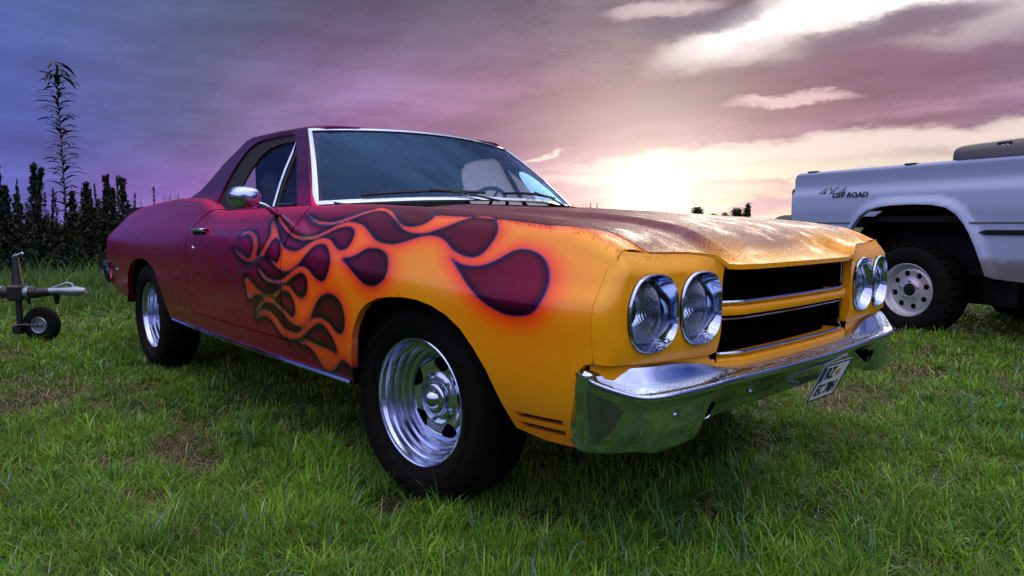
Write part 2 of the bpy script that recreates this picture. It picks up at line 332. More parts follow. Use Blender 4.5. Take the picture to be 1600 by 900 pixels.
FLAME=[(-0.279,0.332),(-0.275,0.688),(-0.31,0.839),(-0.342,0.833),(-0.406,0.506),(-0.471,0.323),(-0.513,0.43),(-0.531,0.738),(-0.567,0.969),(-0.609,1.024),(-0.657,0.989),(-0.591,1.15),(-0.523,1.105),(-0.456,1.08),(-0.4,1.047),(-0.371,0.987),(-0.353,1.105),(-0.367,1.35),(-0.392,1.51),(-0.427,1.649),(-0.473,1.659),(-0.525,1.532),(-0.578,1.37),(-0.646,1.162),(-0.728,1.077),(-0.796,1.107),(-0.836,1.273),(-0.876,1.47),(-0.925,1.556),(-0.983,1.52),(-1.036,1.394),(-1.003,1.568),(-0.94,1.69),(-0.876,1.675),(-0.82,1.536),(-0.78,1.35),(-0.716,1.264),(-0.647,1.289),(-0.592,1.453),(-0.538,1.652),(-0.48,1.786),(-0.429,1.794),(-0.376,1.69),(-0.342,1.547),(-0.304,1.526),(-0.279,1.668),(-0.268,1.853),(-0.27,2.094),(-0.295,2.36),(-0.339,2.478),(-0.387,2.465),(-0.439,2.314),(-0.49,2.003),(-0.534,1.723),(-0.578,1.549),(-0.627,1.493),(-0.673,1.505),(-0.725,1.615),(-0.777,1.794),(-0.833,1.921),(-0.895,1.953),(-0.95,1.853),(-1.009,1.655),(-1.035,1.609),(-0.963,1.895),(-0.893,2.017),(-0.83,2.003),(-0.764,1.86),(-0.711,1.72),(-0.675,1.659),(-0.646,1.789),(-0.644,2.052),(-0.668,2.28),(-0.704,2.37),(-0.744,2.36),(-0.781,2.247),(-0.815,2.13),(-0.876,2.071),(-0.933,2.102),(-0.999,2.131),(-1.051,1.986),(-1.1,1.96),(-1.102,2.208),(-1.12,2.462),(-1.081,2.547),(-1.036,2.435),(-0.973,2.24),(-0.899,2.146),(-0.835,2.169),(-0.778,2.342),(-0.721,2.504),(-0.671,2.481),(-0.637,2.328),(-0.599,2.217),(-0.562,2.251),(-0.535,2.387),(-0.525,2.608),(-0.536,2.864),(-0.572,2.976),(-0.612,2.909),(-0.665,2.742),(-0.724,2.579),(-0.805,2.517),(-0.888,2.572),(-0.947,2.745),(-0.969,2.914),(-0.934,2.836),(-0.877,2.657),(-0.804,2.601),(-0.733,2.685),(-0.674,2.874),(-0.619,3.106),(-0.566,3.197),(-0.517,3.117),(-0.476,2.922),(-0.425,2.804),(-0.393,2.865),(-0.371,3.156),(-0.37,3.593),(-0.399,3.996),(-0.436,4.201),(-0.479,4.219),(-0.519,4.068),(-0.553,3.735),(-0.595,3.331),(-0.647,3.089),(-0.703,2.943),(-0.762,2.969),(-0.814,3.111),(-0.864,3.294),(-0.923,3.396),(-0.976,3.277),(-1.031,3.12),(-1.103,3.111),(-1.179,3.266),(-1.249,3.567),(-1.168,3.409),(-1.079,3.225),(-1.045,3.33),(-1.033,3.725),(-1.07,4.137),(-1.137,4.327),(-1.204,4.135),(-1.191,4.467),(-1.112,4.522),(-1.037,4.271),(-0.986,3.802),(-1.0,3.399),(-0.966,3.372),(-0.933,3.73),(-0.914,4.127),(-0.917,4.447),(-0.963,4.878),(-0.987,5.235),(-0.924,4.953),(-0.854,4.535),(-0.79,4.122),(-0.734,3.854),(-0.673,3.766),(-0.62,3.823),(-0.572,4.08),(-0.522,4.336),(-0.468,4.478),(-0.414,4.425),(-0.376,4.244),(-0.343,4.103),(-0.308,4.075),(-0.28,4.244),(-0.275,4.586),(-0.293,4.939),(-0.34,5.089),(-0.401,4.985),(-0.447,4.782),(-0.505,4.526),(-0.575,4.344),(-0.664,4.332),(-0.759,4.52),(-0.856,4.903),(-0.955,5.367),(-0.939,5.446),(-0.84,4.996),(-0.746,4.616),(-0.667,4.456),(-0.584,4.44),(-0.515,4.622),(-0.464,4.877),(-0.42,5.11),(-0.378,5.257),(-0.337,5.305),(-0.293,5.274),(-0.251,5.188),(-0.206,4.986),(-0.158,4.732),(-0.114,4.573),(-0.073,4.526),(-0.029,4.534),(0.024,4.68),(0.077,4.906),(0.118,5.021),(0.155,5.05),(0.189,4.999),(0.225,4.85),(0.265,4.598),(0.316,4.442),(0.357,4.421),(0.385,4.544),(0.402,4.82),(0.412,5.203),(0.411,5.584),(0.391,5.946),(0.346,6.405),(0.312,6.371),(0.273,6.083),(0.227,5.738),(0.191,5.501),(0.15,5.31),(0.11,5.149),(0.064,5.089),(0.022,5.114),(-0.027,5.249),(-0.082,5.533),(-0.141,5.843),(-0.191,6.047),(-0.231,6.029),(-0.276,5.809),(-0.321,5.588),(-0.367,5.369),(-0.42,5.205),(-0.481,5.104),(-0.555,5.108),(-0.62,5.247),(-0.689,5.502),(-0.63,5.342),(-0.567,5.23),(-0.491,5.207),(-0.429,5.305),(-0.377,5.484),(-0.315,5.77),(-0.26,6.162),(-0.235,6.639),(-0.156,6.167),(-0.094,5.722),(-0.04,5.41),(0.006,5.324),(0.044,5.375),(0.075,5.506),(0.1,5.773),(0.104,6.395),(0.1,6.0),(0.3,6.15),(0.58,6.3),(0.66,7.2),(0.7,8.6),(0.95,8.6),(0.95,-0.5),(-0.2,-0.5)]
T1=[(0.268,4.355),(0.302,4.199),(0.341,4.124),(0.381,4.145),(0.417,4.249),(0.458,4.505),(0.489,4.784),(0.519,4.953),(0.553,4.976),(0.584,4.898),(0.613,4.698),(0.635,4.376),(0.648,3.913),(0.65,3.38),(0.636,2.974),(0.611,2.762),(0.578,2.691),(0.539,2.683),(0.497,2.77),(0.439,2.986),(0.379,3.391),(0.322,3.882),(0.289,4.154)]
T2=[(-0.294,3.733),(-0.247,3.829),(-0.206,3.998),(-0.168,4.239),(-0.134,4.319),(-0.088,4.318),(-0.039,4.142),(-0.01,3.757),(-0.004,3.348),(-0.028,3.035),(-0.075,2.889),(-0.126,2.917),(-0.181,3.143),(-0.233,3.412)]
T3=[(-0.912,3.402),(-0.887,3.808),(-0.867,4.186),(-0.836,4.257),(-0.789,4.02),(-0.766,3.634),(-0.784,3.227),(-0.836,3.266)]
STROKES=[[(-1.116,3.295),(-1.225,3.629),(-1.298,3.787),(-1.357,3.472),(-1.381,3.008),(-1.355,2.636),(-1.289,2.455),(-1.193,2.599),(-1.114,2.847)],[(-1.581,4.201),(-1.399,4.187),(-1.231,4.383),(-1.108,4.776),(-1.029,5.072)],[(-1.61,4.864),(-1.414,4.321),(-1.266,4.235),(-1.143,4.484)],[(-1.574,1.765),(-1.418,1.79),(-1.287,2.117),(-1.203,2.225),(-1.131,2.095),(-1.051,1.986)],[(-1.206,1.633),(-1.111,1.532),(-1.035,1.609)],[(-0.974,2.912),(-0.919,2.69),(-0.846,2.56),(-0.743,2.614)],[(-1.242,3.065),(-1.165,2.788),(-1.09,2.821),(-1.019,3.044),(-0.923,3.377)],[(-0.702,5.594),(-0.6,5.15),(-0.523,5.067),(-0.453,5.199),(-0.385,5.492),(-0.298,5.871)]]

# ------------------------------------------------------------------ mesh helpers
COL = SC.collection
def tag(o, label=None, cat=None, group=None, kind=None):
    if label: o['label'] = label
    if cat: o['category'] = cat
    if group: o['group'] = group
    if kind: o['kind'] = kind
    return o
def thing(name, label, cat, loc=(0, 0, 0), rz=0, group=None):
    o = bpy.data.objects.new(name, None); COL.objects.link(o); o.location = loc; o.rotation_euler = (0, 0, rz)
    o.empty_display_size = .1
    return tag(o, label, cat, group)
def mobj(name, V, F, mat, parent=None, smooth=True, normals=None, label=None):
    me = bpy.data.meshes.new(name); me.from_pydata([tuple(map(float, v)) for v in V], [], [tuple(map(int, f)) for f in F]); me.update()
    if smooth: me.shade_smooth()
    if mat is not None: me.materials.append(mat)
    if normals is not None: me.normals_split_custom_set_from_vertices([tuple(map(float, n)) for n in normals])
    o = bpy.data.objects.new(name, me); COL.objects.link(o)
    if parent is not None: o.parent = parent
    if label: o['label'] = label
    return o
def angle_smooth(o, a=35):
    me = o.data; me.shade_smooth()
    try: me.set_sharp_from_angle(angle=R(a))
    except Exception: pass
    return o
class MB:
    """collects shapes for one mesh"""
    def __init__(s): s.V = []; s.F = []
    def add(s, V, F):
        n = len(s.V); s.V += [tuple(map(float, v)) for v in V]; s.F += [tuple(int(i)+n for i in f) for f in F]; return s
    def box(s, c, d, rot=None, bev=0.0):
        x, y, z = [q/2 for q in d]; V = []; b = min(bev, x*.9, y*.9, z*.9)
        if b <= 0:
            V = [(i*x, j*y, k*z) for i in (-1, 1) for j in (-1, 1) for k in (-1, 1)]
            F = [(0, 1, 3, 2), (4, 6, 7, 5), (0, 4, 5, 1), (2, 3, 7, 6), (0, 2, 6, 4), (1, 5, 7, 3)]
        else:
            idx = {}
            for i in (-1, 1):
                for j in (-1, 1):
                    for k in (-1, 1):
                        for ax, p in enumerate(((i*x, j*(y-b), k*(z-b)), (i*(x-b), j*y, k*(z-b)), (i*(x-b), j*(y-b), k*z))):
                            idx[(i, j, k, ax)] = len(V); V.append(p)
            F = []
            for i in (-1, 1):
                F.append([idx[(i, j, k, 0)] for j, k in ((-1, -1), (1, -1), (1, 1), (-1, 1))][::i])
                F.append([idx[(j, i, k, 1)] for j, k in ((-1, -1), (-1, 1), (1, 1), (1, -1))][::i])
                F.append([idx[(j, k, i, 2)] for j, k in ((-1, -1), (1, -1), (1, 1), (-1, 1))][::i])
                for j in (-1, 1):
                    F.append([idx[(i, j, -1, 0)], idx[(i, j, -1, 1)], idx[(i, j, 1, 1)], idx[(i, j, 1, 0)]][::i*j])
                    F.append([idx[(i, -1, j, 0)], idx[(i, 1, j, 0)], idx[(i, 1, j, 2)], idx[(i, -1, j, 2)]][::i*j])
                    F.append([idx[(-1, i, j, 1)], idx[(-1, i, j, 2)], idx[(1, i, j, 2)], idx[(1, i, j, 1)]][::i*j])
                    for k in (-1, 1): F.append([idx[(i, j, k, 0)], idx[(i, j, k, 1)], idx[(i, j, k, 2)]][::i*j*k])
        m = rot.to_3x3() if rot is not None else None
        V = [tuple((m @ Vector(v) if m else Vector(v)) + Vector(c)) for v in V]
        return s.add(V, F)
    def tube(s, pts, r, n=8, cap=True, flat=1.0, up=None):
        pts = [Vector(map(float, p)) for p in pts]; rs = r if hasattr(r, '__len__') else [r]*len(pts); V = []; F = []
        prev = None
        for i, p in enumerate(pts):
            t = (pts[min(i+1, len(pts)-1)] - pts[max(i-1, 0)]).normalized()
            if prev is None: a = t.cross(Vector(up) if up else (Vector((0, 0, 1)) if abs(t.z) < .9 else Vector((1, 0, 0)))).normalized()
            else: a = (prev - t*prev.dot(t)).normalized()
            prev = a; b = t.cross(a)
            for k in range(n):
                q = 2*math.pi*k/n; V.append(p + (a*math.cos(q)*rs[i] + b*math.sin(q)*rs[i]*flat))
        for i in range(len(pts)-1):
            for k in range(n): F.append((i*n+k, i*n+(k+1) % n, (i+1)*n+(k+1) % n, (i+1)*n+k))
        if cap: F.append(tuple(range(n))[::-1]); F.append(tuple(range((len(pts)-1)*n, len(pts)*n)))
        return s.add(V, F)
    def lathe(s, prof, n=48, axis='y', c=(0, 0, 0), sgn=1, ang0=0):
        """prof: list of (radius, offset along axis)"""
        V = []; F = []
        for (r, d) in prof:
            for k in range(n):
                q = 2*math.pi*k/n + ang0; a, b = r*math.cos(q), r*math.sin(q)
                v = {'y': (a, d*sgn, b), 'x': (d*sgn, a, b), 'z': (a, b, d*sgn)}[axis]
                V.append(tuple(v[i]+c[i] for i in range(3)))
        for i in range(len(prof)-1):
            for k in range(n): F.append((i*n+k, i*n+(k+1) % n, (i+1)*n+(k+1) % n, (i+1)*n+k))
        return s.add(V, F)
    def grid(s, G, close_u=False, close_v=False):
        """G: rows of points"""
        nr, nc = len(G), len(G[0]); V = [p for row in G for p in row]; F = []
        for i in range(nr if close_u else nr-1):
            for j in range(nc if close_v else nc-1):
                F.append((i*nc+j, i*nc+(j+1) % nc, ((i+1) % nr)*nc+(j+1) % nc, ((i+1) % nr)*nc+j))
        return s.add(V, F)
    def prism(s, poly, f0, f1):
        """poly of 2D points, f0/f1 map a 2D point to the two 3D faces"""
        n = len(poly); V = [f0(*p) for p in poly] + [f1(*p) for p in poly]
        F = [tuple(range(n)), tuple(range(2*n-1, n-1, -1))] + [(i, i+n, (i+1) % n+n, (i+1) % n) for i in range(n)]
        return s.add(V, F)
    def build(s, name, mat, parent=None, smooth=True, angle=35, label=None):
        o = mobj(name, s.V, s.F, mat, parent, smooth, label=label)
        import bmesh as _b
        bm = _b.new(); bm.from_mesh(o.data); _b.ops.recalc_face_normals(bm, faces=bm.faces); bm.to_mesh(o.data); bm.free()
        if smooth: angle_smooth(o, angle)
        return o
def pip(P, poly):
    P = np.asarray(P, float); poly = np.asarray(poly, float); x, y = P[:, 0], P[:, 1]; ins = np.zeros(len(P), bool)
    a = poly; b = np.roll(poly, -1, 0)
    for (x0, y0), (x1, y1) in zip(a, b):
        if y0 == y1: continue
        c = ((y0 > y) != (y1 > y)) & (x < (x1-x0)*(y-y0)/(y1-y0)+x0); ins ^= c
    return ins
def sdist(P, poly, closed=True):
    P = np.asarray(P, float); a = np.asarray(poly, float); b = np.roll(a, -1, 0) if closed else a[1:]
    if not closed: a = a[:-1]
    best = np.full(len(P), 1e9)
    for p0, p1 in zip(a, b):
        d = p1-p0; L = (d*d).sum()
        if L < 1e-12: continue
        t = np.clip(((P-p0)@d)/L, 0, 1); q = P-(p0+t[:, None]*d); best = np.minimum(best, (q*q).sum(1))
    return np.sqrt(best)
def catmull(poly, n=4, closed=True):
    p = np.asarray(poly, float); N = len(p); out = []
    for i in range(N if closed else N-1):
        g = lambda k: p[k % N] if closed else p[min(max(k, 0), N-1)]
        p0, p1, p2, p3 = g(i-1), g(i), g(i+1), g(i+2)
        for k in range(n):
            t = k/n; out.append(.5*(2*p1+(p2-p0)*t+(2*p0-5*p1+4*p2-p3)*t*t+(3*p1-p0-3*p2+p3)*t**3))
    if not closed: out.append(p[-1])
    return np.array(out)
def resample(poly, sp):
    p = [np.array(q, float) for q in poly]; out = []
    for a, b in zip(p, p[1:]+p[:1]):
        n = max(1, int(math.ceil(np.linalg.norm(b-a)/sp)))
        for k in range(n): out.append(a+(b-a)*k/n)
    return np.array(out)
def skin(name, outline, fn, mat, parent, sp=.02, holes=(), flange=.018, inward=None, out=(0, -1, .3), attrs=None, label=None, eps=.0015):
    """a sheet with exact outline and holes in its own (a,b) coordinates, lifted by fn to 3D, edges turned inward"""
    loops = [resample(outline, sp)] + [resample(h, sp*.6) for h in holes]
    O = np.array(outline); mn, mx = O.min(0), O.max(0)
    gx = np.arange(mn[0]+sp/2, mx[0], sp); gy = np.arange(mn[1]+sp/2, mx[1], sp*.866); pts = []
    for j, yv in enumerate(gy):
        pts.append(np.stack([gx+(sp/2 if j % 2 else 0), np.full(len(gx), yv)], 1))
    P = np.concatenate(pts); keep = pip(P, loops[0])
    for h in loops[1:]: keep &= ~pip(P, h)
    P = P[keep]
    for L in loops: P = P[sdist(P, L) > sp*.45]
    verts = []; edges = []
    for L in loops:
        n0 = len(verts); verts += [Vector(q) for q in L]; edges += [(n0+i, n0+(i+1) % len(L)) for i in range(len(L))]
    verts += [Vector(q) for q in P]
    rv, re, rf, ov, oe, of = delaunay_2d_cdt(verts, edges, [], 0, 1e-7, True)
    D = np.array([(v[0], v[1]) for v in rv]); F = np.array([f for f in rf if len(f) == 3])
    cen = D[F].mean(1); k = pip(cen, loops[0])
    for h in loops[1:]: k &= ~pip(cen, h)
    F = F[k]
    def N_(D_):
        e = eps; a = fn(D_[:, 0]+e, D_[:, 1])-fn(D_[:, 0]-e, D_[:, 1]); b = fn(D_[:, 0], D_[:, 1]+e)-fn(D_[:, 0], D_[:, 1]-e)
        n = np.cross(a, b); n /= np.maximum(np.linalg.norm(n, axis=1), 1e-12)[:, None]
        s = np.sign((n*np.array(out)).sum(1)); s[s == 0] = 1
        return n*s[:, None]
    V = fn(D[:, 0], D[:, 1]); N = N_(D)
    fnrm = np.cross(V[F[:, 1]]-V[F[:, 0]], V[F[:, 2]]-V[F[:, 0]]); flip = (fnrm*N[F[:, 0]]).sum(1) < 0
    F[flip] = F[flip][:, ::-1]
    faces = [tuple(f) for f in F]; V = list(V); N = list(N); DD = list(D)
    if flange:
        cnt = {}
        for f in faces:
            for a, b in ((f[0], f[1]), (f[1], f[2]), (f[2], f[0])): cnt[(a, b)] = 1
        bd = [(a, b) for (a, b) in cnt if (b, a) not in cnt]
        inn = {}
        for a, b in bd:
            for q in (a, b):
                if q not in inn:
                    d = np.array(inward, float) if inward is not None else -N[q]
                    inn[q] = len(V); V.append(V[q]+d*flange); N.append(N[q]); DD.append(DD[q])
        base = len(faces)
        for a, b in bd: faces.append((a, inn[a], inn[b], b))
        # flange vertices get their own normals by being doubled
        dup = {}
        for i in range(base, len(faces)):
            f = list(faces[i]); n = np.cross(V[f[1]]-V[f[0]], V[f[3]]-V[f[0]]); l = np.linalg.norm(n); n = n/l if l > 0 else N[f[0]]
            for j in range(4):
                key = f[j]
                if key not in dup: dup[key] = len(V); V.append(V[key]); N.append(n.copy()); DD.append(DD[key])
                else: N[dup[key]] = N[dup[key]]+n
                f[j] = dup[key]
            faces[i] = tuple(f)
        for q in dup.values(): N[q] = N[q]/max(np.linalg.norm(N[q]), 1e-9)
    o = mobj(name, V, faces, mat, parent, True, normals=N, label=label)
    if attrs is not None:
        DD = np.array(DD)
        for an, g in attrs.items():
            A = o.data.attributes.new(an, 'FLOAT', 'POINT'); vals = np.asarray(g(DD[:, 0], DD[:, 1]), np.float32)
            A.data.foreach_set('value', np.broadcast_to(vals, (len(DD),)).astype(np.float32).copy())
    return o
def const_attr(o, fl=1.0, st=1.0):
    n = len(o.data.vertices)
    for an, v in (('paint_zone', fl), ('stripe', st)):
        A = o.data.attributes.new(an, 'FLOAT', 'POINT'); A.data.foreach_set('value', np.full(n, v, np.float32))
    return o
def text_mesh(name, body, size, mat, parent, M4, extrude=.0006, label=None, align='CENTER', shear=0, offset=0.0, sx=1.0):
    cu = bpy.data.curves.new(name, 'FONT'); cu.body = body; cu.size = size; cu.extrude = extrude; cu.align_x = align; cu.align_y = 'CENTER'; cu.shear = shear; cu.offset = offset
    cu.resolution_u = 2
    to = bpy.data.objects.new('tmp', cu); COL.objects.link(to)
    dg = bpy.context.evaluated_depsgraph_get(); dg.update()
    me = bpy.data.meshes.new_from_object(to.evaluated_get(dg)); me.name = name
    bpy.data.objects.remove(to); bpy.data.curves.remove(cu)
    me.transform(Matrix.Diagonal((sx, 1, 1, 1))); me.transform(M4); me.materials.clear(); me.materials.append(mat)
    o = bpy.data.objects.new(name, me); COL.objects.link(o); o.parent = parent
    if label: o['label'] = label
    return o

# ================================================================== THE FLAME-PAINTED PICKUP CAR
car = thing('pickup_car', 'low red two-door pickup car with yellow and orange flame paint and chrome wheels', 'car')
US = .12                                     # one knot of the side profile is about 12 cm
def dens(poly, n=3): return catmull(poly, n)
FP = np.array(FLAME); core = FP[:-8]
FLM = np.concatenate([catmull(core, 3, closed=False), FP[-8:]]); FLM = FLM*[1, US]
TEARS = [catmull(np.array(t), 3)*[1, US] for t in (T1, T2, T3)]
STR = [catmull(np.array(s), 4, closed=False)*[1, US] for s in STROKES]
def flame_sd(a, b):
    P = np.stack([a, b], 1); d = sdist(P, FLM); d[~pip(P, FLM)] *= -1
    for t in TEARS:
        e = sdist(P, t); e[pip(P, t)] *= -1; d = np.minimum(d, e)
    return np.clip(d, -.4, .4)
def stripe_d(a, b):
    P = np.stack([a, b], 1); d = np.full(len(P), 1.0)
    for s in STR: d = np.minimum(d, sdist(P, s, closed=False))
    return d
SA = {'paint_zone': flame_sd, 'stripe': stripe_d}
def side_fn(sg):
    def f(a, b):
        y, z = side(a, b/US); return np.stack([a, sg*y, z], 1)
    return f
def xz(L):                                    # outline in (x,z) -> own coordinates of the side skin
    L = resample(L, .03) if len(L) > 2 else np.array(L)
    return L
def conv(L, sp=.03):
    """items: (x,z) or (x,None,u)"""
    out = []; pts = [(p[0], z2u(p[0], p[1])[0] if len(p) == 2 else p[2]) for p in L]
    # subdivide straight x,z segments
    res = []
    n = len(L)
    for i in range(n):
        p, q = L[i], L[(i+1) % n]
        if len(p) == 2 and len(q) == 2:
            m = max(1, int(math.hypot(p[0]-q[0], p[1]-q[1])/sp))
            for k in range(m):
                x = p[0]+(q[0]-p[0])*k/m; z = p[1]+(q[1]-p[1])*k/m; res.append((x, float(z2u(x, z)[0])*US))
        else: res.append((pts[i][0], float(pts[i][1])*US))
    return res
FARCH = [(.525, .372), (.500, .42), (.470, .48), (.448, .52), (.405, .575), (.357, .622), (.30, .655), (.235, .676), (.165, .687), (.09, .689), (.02, .684), (-.05, .674), (-.115, .652), (-.165, .62), (-.205, .575), (-.232, .53), (-.262, .45), (-.290, .372), (-.297, .347)]
RARCH = [(-2.47, .357), (-2.475, .44), (-2.493, .51), (-2.528, .565), (-2.585, .622), (-2.66, .660), (-2.76, .684), (-2.88, .693), (-3.0, .690), (-3.12, .668), (-3.22, .63), (-3.30, .57), (-3.36, .50), (-3.395, .43), (-3.40, .395)]
G_ = .0045
for sg in (-1, 1):
    out = (0, sg, .35)
    fen = FARCH + [(-.745, .347), (-.762+G_, .45), (-.755+G_, .80), (-.745+G_, .90), (-.735+G_, None, 5.6), (-.735+G_, None, 6.9), (-.66, None, 6.9), (-.64, None, 8.0), (.2, None, 8.0), (.794, None, 8.0), (.791, None, 7.2), (.788, None, 6), (.783, .80), (.7815, .70), (.7815, .581), (.765, .577), (.747, .562), (.739, .54), (.735, .48), (.733, .357), (.62, .357)]
    vents = [[(.534, .4215), (.688, .4245), (.688, .4110), (.540, .4075)], [(.545, .3965), (.690, .3965), (.688, .3825), (.552, .3815)]]
    dom = conv(fen)
    skin('fender', dom, side_fn(sg), M['paint'], car, sp=.013 if sg < 0 else .03, holes=[conv(v, .01) for v in vents], out=out, attrs=SA, flange=.025, inward=(0, -sg, 0),
         label='front fender with big dark red teardrops on yellow' if sg < 0 else 'front fender on the far side of the car')
    door = [(-.762-G_, .452), (-.755-G_, .80), (-.745-G_, .90), (-.735-G_, None, 5.6), (-.735-G_, None, 6.9), (-1.2, None, 6.9), (-1.72, None, 6.9), (-1.765, None, 6.2), (-1.80, None, 5.7), (-1.90, .895), (-1.93, .86), (-1.932, .70), (-1.932, .452)]
    skin('door', conv(door), side_fn(sg), M['paint'], car, sp=.014 if sg < 0 else .035, out=out, attrs=SA, inward=(0, -sg, 0), label='door with orange flame licks fading into dark red' if sg < 0 else 'door on the far side of the car')
    rock = [(-.762-G_, .446), (-1.93, .446), (-1.936, .352), (-.75, .347)]
    skin('rocker_panel', conv(rock), side_fn(sg), M['paint'], car, sp=.018 if sg < 0 else .04, out=out, attrs=SA, inward=(0, -sg, 0))
    quarter = [(-1.932-2*G_, .70), (-1.93-2*G_, .862), (-1.90-2*G_, .90), (-1.80-3*G_, None, 5.75), (-1.765-2*G_, None, 6.3), (-1.75, None, 6.9), (-1.95, None, 8.0), (-3.0, None, 8.0), (-4.19, None, 8.0), (-4.215, None, 6.0), (-4.225, .80), (-4.20, .62), (-4.15, .47), (-3.8, .43)] + RARCH[::-1] + [(-2.2, .354), (-1.939, .352)]
    skin('quarter_panel', conv(quarter), side_fn(sg), M['paint'], car, sp=.02 if sg < 0 else .05, out=out, attrs=SA, flange=.03, inward=(0, -sg, 0), label='rear quarter panel painted plain dark red' if sg < 0 else None)
    # chrome strip along the sill
    P = [(x, sg*(float(side(np.array([x]), z2u(x, .357))[0][0])+.004), .352 + .004*(-x/2)) for x in np.linspace(-.31, -2.42, 40)]
    MB().tube(P, .009, 6, flat=1.0).build('sill_trim', M['chrome'], car, label='thin chrome strip along the sill')
# ---- hood
def nose(y):
    a = np.abs(y); return .876 - .010*(a/.33)**2*(a < .33) - (a >= .33)*(.010 + .50*(np.maximum(a, .33)-.33)**1.15*1.1)
def HX(y):
    a = np.abs(y); return np.where(a < .41, nose(y)+.012, ci([.41, .42, .455, .49, .54, .60, .70, .80], [float(nose(np.array(.41)))+.012, .858, .848, .832, .815, .806, .798, .792], a))
def HZ(y): return ci([0, .33, .40, .42, .455, .49, .54, .70, .80], [.797, .797, .799, .802, .822, .830, .834, .838, .846], np.abs(y))
def hood_raw(x, y):
    a = np.abs(y); E = crest(np.minimum(x, .84)) + ci([-.6, .4, .8], [.006, .003, -.008], x)
    crown = -.012*(1-(a/.7)**2)
    bw = ci([-.6, .5, .9], [.37, .33, .285], x); t = np.clip((bw + .075 - a)/.075, 0, 1)
    return E + crown + .019*t*t*(3-2*t)*np.clip((x+.62)/.3, 0, 1)
def hood_z(x, y):
    hx = HX(y); k = np.clip((x-.50)/(hx-.50), 0, 1.1)
    return hood_raw(x, y) + (HZ(y)-hood_raw(hx, y))*k**2.3
hood_out = [(-.635, -.697), (-.55, -.45), (-.50, -.22), (-.49, 0), (-.50, .22), (-.55, .45), (-.635, .697), (.2, .701), (.798, .694), (.806, .60), (.815, .54), (.832, .49), (.848, .455), (.857, .42)]
hood_out += [(float(nose(np.array(v)))+.012, v) for v in np.linspace(.40, -.40, 17)] + [(.857, -.42), (.848, -.455), (.832, -.49), (.815, -.54), (.806, -.60), (.798, -.694), (.2, -.701)]
def hood_fl(a, b):
    e = .86 - .05*np.clip(b/.5, -.3, 1) + .03*np.sin(b*9+1.0); t = np.clip((e-a)/.17, 0, 1); return .96*t*t*(3-2*t)
def bez_outline(cy, cz, w, h, n=40, k=1.0):
    L = []
    for i in range(n):
        q = 2*math.pi*i/n; c, s = math.cos(q), math.sin(q); e = 2/2.5
        L.append((cy + k*w/2*math.copysign(abs(c)**e, c), cz + k*h/2*math.copysign(abs(s)**e, s)*(1.0)))
    return L
hood = skin('hood', hood_out, lambda a, b: np.stack([a, b, hood_z(a, b)], 1), M['paint'], car, sp=.02, out=(0, 0, 1), flange=.014, inward=(0, 0, -1), attrs={'paint_zone': lambda a, b: a*0+.3, 'stripe': lambda a, b: a*0+1.0, 'plum_fade': hood_fl}, label='wet hood, dark red at the back and yellow at the nose')
# ---- headlight panels (side return, corner, front face) with lamps
PT = np.array([(.7875, .888), (.800, .880), (.815, .862), (.823, .842), (.828, .80), (.842, .62), (.849, .50), (.847, .43)])
PD = np.concatenate([[0], np.cumsum(np.linalg.norm(np.diff(PT, axis=0), axis=1))])
ZT = np.linspace(.55, .86, 63); DT = side(np.full(63, .786), z2u(np.full(63, .786), np.minimum(ZT, .842)))[0]-.888
def head_fn(sg):
    def f(t, z):
        x = ci(PD, PT[:, 0], t); y = ci(PD, PT[:, 1], t); kb = np.maximum(.64-z, 0)/.07
        wgt = np.clip(1-(t-.005)/.13, 0, 1); wgt = wgt*wgt*(3-2*wgt); y = y + np.interp(z, ZT, DT)*wgt
        zt = HZ(y)-.002; k = np.clip((z-(zt-.052))/.052, 0, 1.0)**1.3
        x = x - (x-HX(y)+.003)*k*np.clip((t-.004)/.02, 0, 1) - .010*kb**2*np.clip((t-.02)/.04, 0, 1)
        return np.stack([x, sg*y, z], 1)
    return f
t_of = lambda y: float(np.interp(-y, -PT[3:, 1], PD[3:]))
def bezel_hole(cy, k=1.0):
    L = bez_outline(cy, .690, .178, .192, 44, k); return [(t_of(min(y, .86)) if y <= .842 else .0, z) for y, z in L]
